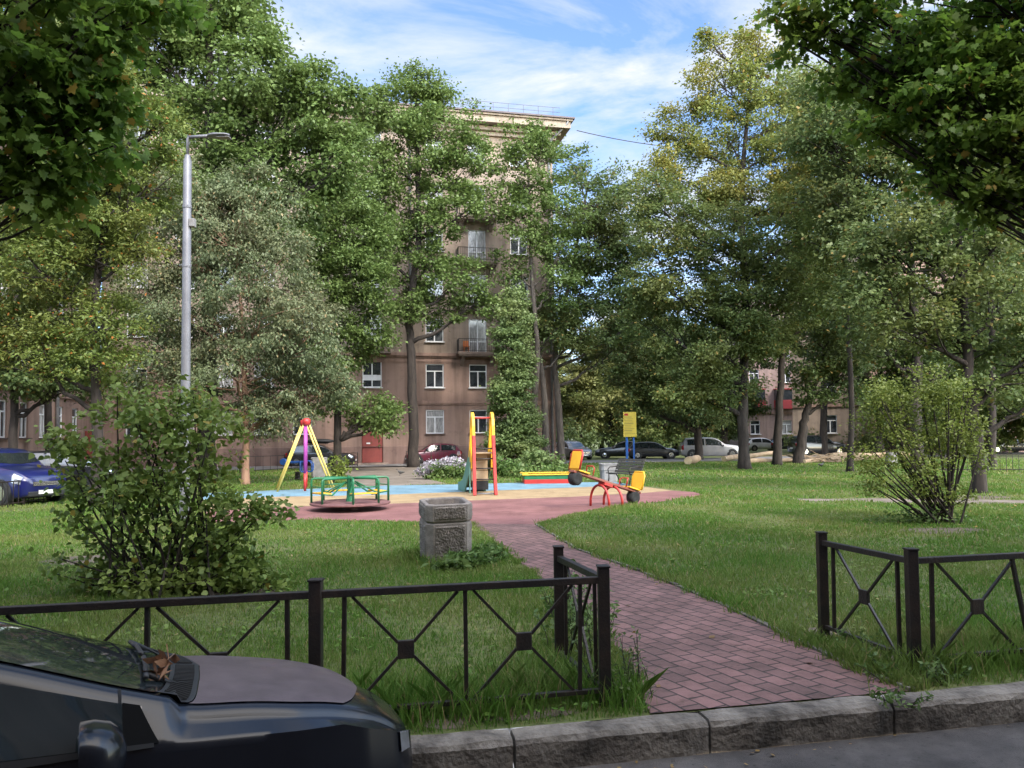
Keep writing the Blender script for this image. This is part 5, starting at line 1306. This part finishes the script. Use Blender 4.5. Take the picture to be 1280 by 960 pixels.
T_('maple_tree', 'darker maple standing against the sky right of the tan building', 702, 571, 54, [(725, 212, 34, 24), (765, 235, 34, 30), (730, 260, 45, 38), (785, 275, 24, 36), (720, 310, 45, 38), (765, 320, 40, 38), (730, 365, 48, 36), (780, 370, 36, 36), (690, 400, 38, 26), (745, 410, 50, 30), (792, 330, 28, 38), (798, 395, 34, 36), (770, 435, 40, 30), (745, 300, 40, 36)],
   [(698, 500), (694, 440), (712, 350), (735, 230)], LM['linden_dark'], .28, .78, .85, 54, r0=.28, bark='bark_pale', seed=10, group=TG)
T_('pale_trunk_tree', 'slender pale forked trunk just right of the climber column', 682, 571, 52.5, [(690, 415, 36, 22), (660, 400, 28, 24), (715, 425, 28, 20)], [(682, 520), (676, 450), (668, 400)], LM['linden'], .26, .8, .8, 50, r0=.30, bark='bark_pale', seed=31, group=TG)
# right side
T_('linden_tree', 'large yellowing linden with broken trunk right of the bench', 930, 586, 43.5, [(945, 62, 34, 30), (900, 105, 42, 34), (960, 110, 48, 38), (850, 165, 36, 36), (915, 170, 60, 42), (985, 180, 50, 44), (870, 225, 60, 40), (945, 235, 60, 44), (1000, 250, 46, 44), (1010, 130, 40, 40), (1040, 200, 44, 40), (820, 230, 26, 30), (890, 60, 22, 18)],
   [(929, 500), (932, 380), (927, 240), (940, 80)], LM['linden_top'], .21, 1.0, .7, 56, r0=.30, seed=11, group=TG, fill=.6)
T_('linden_tree', 'dense dull green linden directly below the yellowing crown', 931, 586, 40.5, [(840, 285, 42, 40), (900, 300, 60, 44), (975, 310, 55, 44), (850, 350, 60, 42), (930, 370, 66, 44), (1000, 360, 50, 46), (830, 410, 50, 38), (890, 430, 60, 40), (950, 425, 40, 30), (860, 480, 50, 30), (910, 485, 40, 26), (925, 400, 50, 40), (812, 340, 34, 36), (815, 250, 28, 30)],
   [(928, 500), (934, 400), (930, 290)], LM['linden'], .21, 1.1, .7, 56, r0=.30, seed=12, group=TG)
T_('linden_tree', 'dark linden with thick trunk in front of the silver car', 873, 574, 58, [(800, 440, 46, 36), (850, 450, 46, 40), (810, 395, 40, 40), (880, 480, 44, 34), (830, 490, 44, 26), (790, 490, 34, 26), (850, 515, 46, 20), (895, 515, 30, 18)],
   [(872, 530), (870, 470), (850, 400)], LM['linden_dark'], .28, .95, .85, 56, r0=.34, seed=13, group=TG)
T_('linden_tree', 'slim leaning dark trunk tree before the pinkish house', 971, 580, 46, [(1000, 250, 50, 44), (1040, 310, 50, 44), (990, 330, 50, 40), (1050, 370, 46, 36), (1000, 390, 40, 30), (1030, 250, 46, 40), (985, 425, 26, 22)],
   [(974, 520), (978, 450), (985, 370), (1000, 270)], LM['linden'], .23, .9, .75, 54, r0=.27, seed=14, group=TG)
T_('linden_tree', 'thick stooping trunk with low dark hanging leaves', 998, 578, 47.5, [(1035, 425, 40, 30), (1020, 460, 36, 26), (1060, 460, 30, 26), (1050, 490, 26, 18), (1010, 485, 22, 16), (1075, 420, 34, 30)],
   [(1003, 540), (1009, 510), (1030, 440)], LM['linden_dark'], .25, 1.0, .75, 54, r0=.36, seed=15, group=TG)
T_('linden_tree', 'nearer dark trunk tree standing alone on the right lawn', 1224, 616, 23, [(1190, 250, 70, 50), (1130, 300, 60, 46), (1250, 300, 60, 50), (1100, 360, 55, 42), (1180, 350, 60, 46), (1255, 380, 55, 46), (1140, 410, 50, 34), (1215, 430, 46, 36), (1280, 440, 46, 40), (1240, 480, 40, 22), (1085, 300, 40, 40), (1210, 200, 60, 40), (1290, 500, 40, 20)],
   [(1221, 550), (1210, 470), (1206, 400), (1200, 320), (1195, 230)], LM['linden'], .17, .8, .55, 52, r0=.21, seed=16, group=TG)
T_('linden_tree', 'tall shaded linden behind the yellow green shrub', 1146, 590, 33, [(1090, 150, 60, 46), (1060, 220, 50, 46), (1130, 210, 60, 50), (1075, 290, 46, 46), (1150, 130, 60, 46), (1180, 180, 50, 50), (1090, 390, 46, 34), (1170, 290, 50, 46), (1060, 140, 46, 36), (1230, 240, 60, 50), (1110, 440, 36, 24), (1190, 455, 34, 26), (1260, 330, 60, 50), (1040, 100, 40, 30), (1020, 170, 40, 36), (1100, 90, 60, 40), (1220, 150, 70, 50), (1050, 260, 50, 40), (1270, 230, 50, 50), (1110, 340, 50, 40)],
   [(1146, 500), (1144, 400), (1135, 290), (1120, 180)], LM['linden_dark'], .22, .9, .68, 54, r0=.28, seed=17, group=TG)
T_('linden_tree', 'light airy linden right of the yellowing crown', 1062, 582, 37, [(1040, 112, 44, 34), (1008, 165, 38, 38), (1075, 180, 50, 42), (1030, 235, 50, 42), (1065, 300, 46, 42), (1000, 95, 26, 20), (1085, 120, 46, 40), (1020, 300, 40, 36), (1050, 365, 44, 30)],
   [(1064, 500), (1058, 380), (1050, 250), (1045, 140)], LM['linden_light'], .2, .85, .68, 54, r0=.15, seed=33, group=TG)
# overhanging trees near the camera
T_('maple_tree', 'near dark maple overhanging the upper right corner', 1500, 640, 9.5, [(1110, 40, 90, 44), (1190, 90, 100, 50), (1260, 50, 100, 70), (1060, 20, 60, 30), (1230, 150, 70, 40), (1140, 120, 60, 34), (1180, 190, 46, 24), (1300, 130, 80, 60), (1020, 30, 38, 18), (1330, 20, 110, 90), (1330, 230, 80, 60), (1210, 225, 44, 24), (1100, 160, 34, 16), (1180, -20, 140, 50), (1275, 205, 60, 44), (1260, 245, 40, 22), (1150, 175, 40, 26), (1080, 90, 50, 34), (1230, 100, 70, 60), (1160, 215, 36, 20), (1235, 262, 40, 20), (1000, 50, 34, 22), (990, 15, 30, 16)],
   [(1490, 420), (1470, 250), (1420, 80), (1380, -60)], LM['maple_dark'], 0.098, .95, .28, 22, r0=.13, limbmax=.016, seed=18, group=TG, shape=MAPLE, droop=.5, twigs=14, flatten=.5, up=.9, fill=.45)
T_('maple_tree', 'near dark maple overhanging the upper left corner', -260, 700, 6.6, [(40, 40, 100, 70), (100, 90, 60, 60), (30, 130, 80, 60), (90, 170, 54, 50), (20, 210, 60, 40), (130, 30, 60, 40), (195, 2, 44, 16), (60, 235, 38, 24), (-40, 100, 100, 120), (60, -40, 140, 50), (130, 130, 26, 40)],
   [(-250, 420), (-230, 250), (-190, 80), (-160, -60)], LM['maple_dark'], .098, .85, .23, 19, r0=.12, limbmax=.016, seed=19, group=TG, shape=MAPLE, droop=.6, twigs=14, flatten=.5, up=.9, fill=.45)
# background row
BG = 'background trees beyond the yard'
for i, (px, Y, lb, lobes_, mt) in enumerate([
    (725, 74, 'yellowish willow like tree right behind the round bush', [(720, 470, 36, 30), (740, 500, 40, 34), (705, 510, 30, 30), (745, 450, 30, 26)], 'willow'),
    (765, 78, 'tall pale green tree behind the notice board', [(770, 440, 40, 40), (760, 490, 40, 36), (790, 500, 34, 34), (775, 530, 36, 22), (790, 400, 34, 34)], 'willow'),
    (830, 76, 'leafy tree filling the gap behind the black saloon', [(830, 470, 44, 36), (820, 520, 50, 26), (860, 530, 40, 20), (850, 430, 44, 34)], 'linden'),
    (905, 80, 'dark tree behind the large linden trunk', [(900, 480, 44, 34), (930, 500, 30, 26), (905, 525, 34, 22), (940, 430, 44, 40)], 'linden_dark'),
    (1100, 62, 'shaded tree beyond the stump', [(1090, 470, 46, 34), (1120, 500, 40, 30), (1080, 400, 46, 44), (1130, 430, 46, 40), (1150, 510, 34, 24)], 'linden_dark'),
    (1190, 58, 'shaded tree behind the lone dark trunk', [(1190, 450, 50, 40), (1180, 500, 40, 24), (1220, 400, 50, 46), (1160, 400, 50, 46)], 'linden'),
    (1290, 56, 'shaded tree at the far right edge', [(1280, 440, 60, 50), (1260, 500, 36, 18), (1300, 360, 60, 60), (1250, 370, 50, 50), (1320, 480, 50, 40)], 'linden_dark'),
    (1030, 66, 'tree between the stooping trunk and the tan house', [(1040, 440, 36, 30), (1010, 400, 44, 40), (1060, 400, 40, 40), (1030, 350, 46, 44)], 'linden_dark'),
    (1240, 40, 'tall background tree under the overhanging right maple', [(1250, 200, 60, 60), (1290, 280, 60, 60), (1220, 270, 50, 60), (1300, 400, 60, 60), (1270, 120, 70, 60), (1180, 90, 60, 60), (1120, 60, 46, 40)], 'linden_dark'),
    (60, 40, 'tall background tree behind the upper left maple', [(60, 60, 90, 70), (130, 40, 60, 60), (20, 150, 80, 60), (110, 180, 60, 70), (30, 330, 60, 60), (120, 300, 50, 60), (60, 240, 70, 60)], 'linden'),
    ]):
    ys = [l[1] for l in lobes_]; T_('leafy_tree', lb, px, 570, Y, lobes_, [(px, 540), (px, (min(ys) + 540) / 2), (px + 3, min(ys))], LM[mt], .0042 * Y + .03, 1.0, .0125 * Y, 50, r0=.006 * Y, seed=40 + i, group=BG)

# far belt of trees closing the view
rowT = None
for i, (px, Y, sc, lb) in enumerate([(700, 92, 1.0, 'far tree rising just right of the tan building'), (752, 96, 1.1, 'far tree between notice board and tan building'), (800, 90, .95, 'far tree above the black saloon'), (845, 95, 1.1, 'far tree behind the thick dark trunk'), (893, 92, 1.0, 'far tree left of the large linden trunk'), (1085, 84, 1.15, 'far tree between tan house and brownish house'), (1130, 80, .9, 'far tree above the white stump'), (1215, 66, 1.0, 'far tree in front of the brownish house'), (1300, 64, 1.1, 'far tree behind the dark saloon at the right edge'), (640, 100, 1.2, 'far tree mostly behind the tan building')]):
    if rowT is None:
        rowT, n_ = tree('leafy_tree', lb, px, 563, Y, [(700, 500, 34, 30), (685, 525, 26, 22), (716, 525, 28, 22), (700, 470, 30, 26), (690, 440, 24, 22), (712, 540, 26, 14), (684, 543, 24, 12)], [(700, 540), (701, 500), (700, 440)], LM['linden'], .42, 1.2, 1.1, 44, r0=.35, seed=77, group=BG)
    else:
        c = copy_tree(rowT); p = at(px, 563, Y); c.location = (p.x, Y, 0); c['label'] = lb; c.rotation_euler = (0, 0, i * 1.3)
    (rowT if i == 0 else c).scale = (sc, sc, sc * (1 + .1 * (i % 3)))
# shrubs ------------------------------------------------------------
def shrub(name, label, basep, stems, lobes, Y, lm, leaf, clus, per, seed, spread=.5, bark='bark', dens=1.0, shape=DIAM, r=.02, cat='shrub', group=None, droop=.3, wid=1.0, up=.7):
    rg = np.random.default_rng(seed); t = thing(name, label, cat, basep, 0, group); k = Y / F; mb = MB(); CC = []; OO = []
    for lo_ in lobes:
        c = at(lo_[0], lo_[1], Y); a, c_ = lo_[2] * k, lo_[3] * k; b_ = a * .9
        c = np.array((c.x - basep.x, (lo_[4] if len(lo_) > 4 else rg.uniform(-.3, .3) * b_), c.z))
        ncl = max(4, int(dens * (a * b_ + a * c_ + b_ * c_) / clus ** 2)); d = rg.normal(0, 1, (ncl, 3)); d /= np.linalg.norm(d, axis=1)[:, None]
        rr_ = np.where(rg.uniform(0, 1, ncl) < .6, rg.uniform(.7, 1.08, ncl), rg.uniform(.1, .8, ncl)); cl = c + d * rr_[:, None] * np.array((a, b_, c_))
        for q in cl[:max(2, int(stems / len(lobes)) + 1)]:
            s0 = np.array((rg.normal(0, spread), rg.normal(0, spread * .7), -.05)); mid = np.array((s0[0] * .4 + q[0] * .1, s0[1] * .4, q[2] * .12))
            mb.tube(curve(s0, q, mid * .6 * rg.uniform(-.4, .6), 6), list(np.linspace(r * rg.uniform(.6, 1.3), r * .35, 6)), 5, cap=False)
        npl = rg.poisson(per, ncl); idx = np.repeat(np.arange(ncl), npl); n = len(idx); off = rg.normal(0, 1, (n, 3)) * clus * np.array((.6, .6, .4))
        CC.append(cl[idx] + off); OO.append(d[idx] * .6 + rg.normal(0, .3, (n, 3)))
    mb.build('stems', M[bark], t, smooth=True); C = np.concatenate(CC); O = np.concatenate(OO); ok = C[:, 2] > .02
    raw_mesh('foliage', leaves(C[ok], leaf, shape, droop, O[ok], up, rg, wid), len(shape), lm, t); stat.append((label[:30], int(ok.sum()))); return t
HEART = np.array([(0, 0), (.30, .08), (.40, .35), (.22, .70), (0, 1.0), (-.22, .70), (-.40, .35), (-.30, .08)])
YB = 9.6
shrub('big_bush', 'big dark green many stemmed bush on the left lawn', gp(215, 742), 44, [(230, 715, 80, 22), (160, 715, 50, 20), (310, 710, 50, 22), (215, 530, 80, 36), (150, 560, 56, 40), (270, 560, 66, 42), (200, 600, 80, 40), (290, 610, 56, 36), (130, 620, 36, 40), (320, 630, 44, 24), (250, 650, 70, 34), (160, 680, 46, 30), (300, 680, 50, 26), (120, 700, 34, 20), (180, 500, 36, 18), (345, 645, 28, 12), (260, 505, 30, 22), (110, 560, 30, 30), (235, 520, 34, 40)], YB, LM['bush'], .075, .19, 38, 60, spread=.34, shape=HEART, r=.018, dens=.74, droop=.45, up=.9)
shrub('low_shrub', 'dark leafy undergrowth at the foot of the big bush', gp(255, 738), 8, [(345, 728, 24, 12), (200, 738, 60, 12), (170, 725, 50, 18), (230, 715, 50, 24), (290, 712, 46, 22), (320, 722, 28, 16), (250, 735, 60, 12), (120, 728, 30, 12)], YB - .3, LM['bush'], .075, .15, 26, 61, spread=.5, shape=HEART, r=.008, dens=1.3)
shrub('open_shrub', 'airy yellow green shrub with bare forked stems on the right lawn', gp(1180, 655), 34, [(1120, 495, 46, 30), (1165, 490, 40, 32), (1110, 540, 40, 34), (1160, 545, 46, 36), (1195, 560, 30, 40), (1090, 570, 26, 26), (1140, 590, 40, 26), (1180, 610, 26, 22), (1185, 510, 26, 30), (1100, 605, 24, 14)], 15.6, LM['yshrub'], .066, .24, 92, 62, spread=.14, r=.028, dens=.9)
shrub('low_shrub', 'low green weeds round the foot of the airy shrub', gp(1155, 655), 4, [(1130, 648, 26, 8), (1160, 645, 24, 12), (1195, 650, 20, 8), (1098, 652, 14, 5)], 15.5, LM['cover'], .09, .18, 20, 63, r=.006)
shrub('young_shrub', 'small round light green shrub between swing and black estate car', gp(412, 607), 7, [(411, 580, 13, 11), (404, 588, 9, 7), (419, 588, 9, 7), (411, 596, 9, 5)], 28.6, LM['yshrub'], .12, .2, 26, 64, spread=.08, r=.015)
shrub('round_bush', 'round grey green bush behind the pale grey estate car', gp(712, 572), 10, [(712, 545, 32, 20), (690, 552, 20, 14), (738, 552, 22, 18)], 64, LM['thuja'], .28, .6, 40, 65, r=.04)
for i, (px, w_, lb) in enumerate([(870, 40, 'low hedge bush behind the silver car'), (1075, 24, 'dark hedge bush beside the stump'), (1170, 40, 'broad dark bush behind the airy shrub'), (820, 40, 'low dark bush behind the black saloon'), (1240, 40, 'dark bush beside the far right car')]):
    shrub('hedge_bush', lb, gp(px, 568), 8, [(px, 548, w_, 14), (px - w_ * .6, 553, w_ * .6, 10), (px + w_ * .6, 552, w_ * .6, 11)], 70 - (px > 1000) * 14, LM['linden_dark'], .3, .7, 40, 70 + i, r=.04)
# columnar climber beside the right windows
t, n = tree('columnar_thuja', 'tall narrow column of green climbing leaves on the facade', 640, 574, 49, [(640, 375, 12, 20), (643, 400, 17, 24), (640, 430, 20, 26), (646, 460, 22, 26), (638, 490, 24, 26), (644, 520, 26, 26), (638, 550, 30, 22), (655, 560, 26, 14), (632, 470, 14, 20)], [(640, 500), (640, 420), (640, 370)], LM['thuja'], .22, 1.5, .5, 44, seed=20, r0=.16, up=.1, droop=.5, fill=.8, limbs=False)
# flower bed and ground cover
shrub('fern_shrub', 'bright green spreading shrub in the bed behind the sandbox', gp(670, 594), 8, [(672, 574, 20, 11), (660, 582, 18, 8), (690, 583, 16, 8)], 33, LM['thuja'], .2, .3, 40, 66, r=.012, up=.3)
shrub('leafy_plant', 'mass of grey green leafy plants around the fern like shrub', gp(650, 597), 6, [(600, 588, 18, 9), (630, 585, 22, 10), (655, 591, 22, 8), (700, 590, 24, 7), (725, 588, 14, 7), (690, 595, 20, 5), (615, 596, 16, 5)], 34, LM['cover'], .17, .26, 40, 67, r=.008)
t = shrub('phlox_bush', 'pale lavender flowering clump left of the slide', gp(553, 599), 10, [(545, 586, 16, 9), (566, 584, 16, 10), (532, 592, 10, 6), (578, 590, 10, 8)], 35, LM['cover'], .14, .24, 34, 68, r=.008, cat='flowers')
rg = np.random.default_rng(3); P = []
for (px, py, rx, ry) in [(545, 580, 15, 6), (566, 576, 14, 6), (532, 588, 9, 4), (578, 581, 8, 5)]:
    c = at(px, py, 35); k = 35 / F; d = rg.normal(0, 1, (260, 3)); d /= np.linalg.norm(d, axis=1)[:, None]; P.append(np.array((c.x - t.location.x, 0, c.z)) + d * np.array((rx * k, rx * k * .8, ry * k)) * rg.uniform(.6, 1.1, (260, 1)))
M['phlox'] = leaf_mat('phlox_petal', (.46, .41, .46), (.60, .56, .60), trans=.3)
raw_mesh('blossoms', leaves(np.concatenate(P), .12, DIAM, 0, None, .9, rg, 1.2), 4, M['phlox'], t)
# weeds by the fence corner and bin
def weeds(name, label, spots, h, n, seed, lm=LM['cover'], leaf=.06):
    rg = np.random.default_rng(seed); b0 = spots[0]; t = thing(name, label, 'weeds', b0); mb = MB(); C = []
    for s_ in spots:
        for k in range(n):
            a = np.array((s_.x - b0.x + rg.normal(0, .07), s_.y - b0.y + rg.normal(0, .07), 0)); b_ = a + np.array((rg.normal(0, .09), rg.normal(0, .09), h * rg.uniform(.5, 1.15)))
            cv = curve(a, b_, (rg.normal(0, .04), rg.normal(0, .04), 0), 6); mb.tube(cv, [.004, .0035, .003, .003, .002, .0015], 4, cap=False)
            for q in cv[1:]: C.append(q + rg.normal(0, .012, (3, 3)))
    mb.build('stems', M['bark'], t); raw_mesh('foliage', leaves(np.concatenate(C), leaf, DIAM, .1, None, .6, rg, .8), 4, lm, t); return t
weeds('tall_weeds', 'tall weeds growing up between the fence posts beside the path', [gp(735, 800), gp(720, 790), gp(742, 830), gp(700, 770), gp(712, 810)], .48, 12, 80)
weeds('dry_weeds', 'thin dry stalks at the corner post by the kerb', [gp(785, 875), gp(800, 868), gp(770, 880)], .42, 5, 81, LM['linden_dark'], .04)
weeds('dandelions', 'leafy dandelion clump at the foot of the litter bin', [gp(580, 712), gp(600, 706), gp(560, 714), gp(612, 700)], .2, 14, 82, LM['cover'], .12)
weeds('kerb_weeds', 'small weed tuft growing in the kerb joint right of the path', [gp(1120, 880)], .10, 7, 83, LM['cover'], .045)
weeds('fence_weeds', 'grassy weeds at the foot of the right fence corner', [gp(1150, 850), gp(1190, 852), gp(1110, 845), gp(1065, 812)], .15, 6, 84, LM['cover'], .05)
open('/tmp/leafstat','w').write(str(sum(s_[1] for s_ in stat))+' '+str(sorted(stat,key=lambda s_:-s_[1])[:8])) if False else None
print('LEAVES', sum(s_[1] for s_ in stat)); print(sorted(stat, key=lambda s_: -s_[1])[:12])
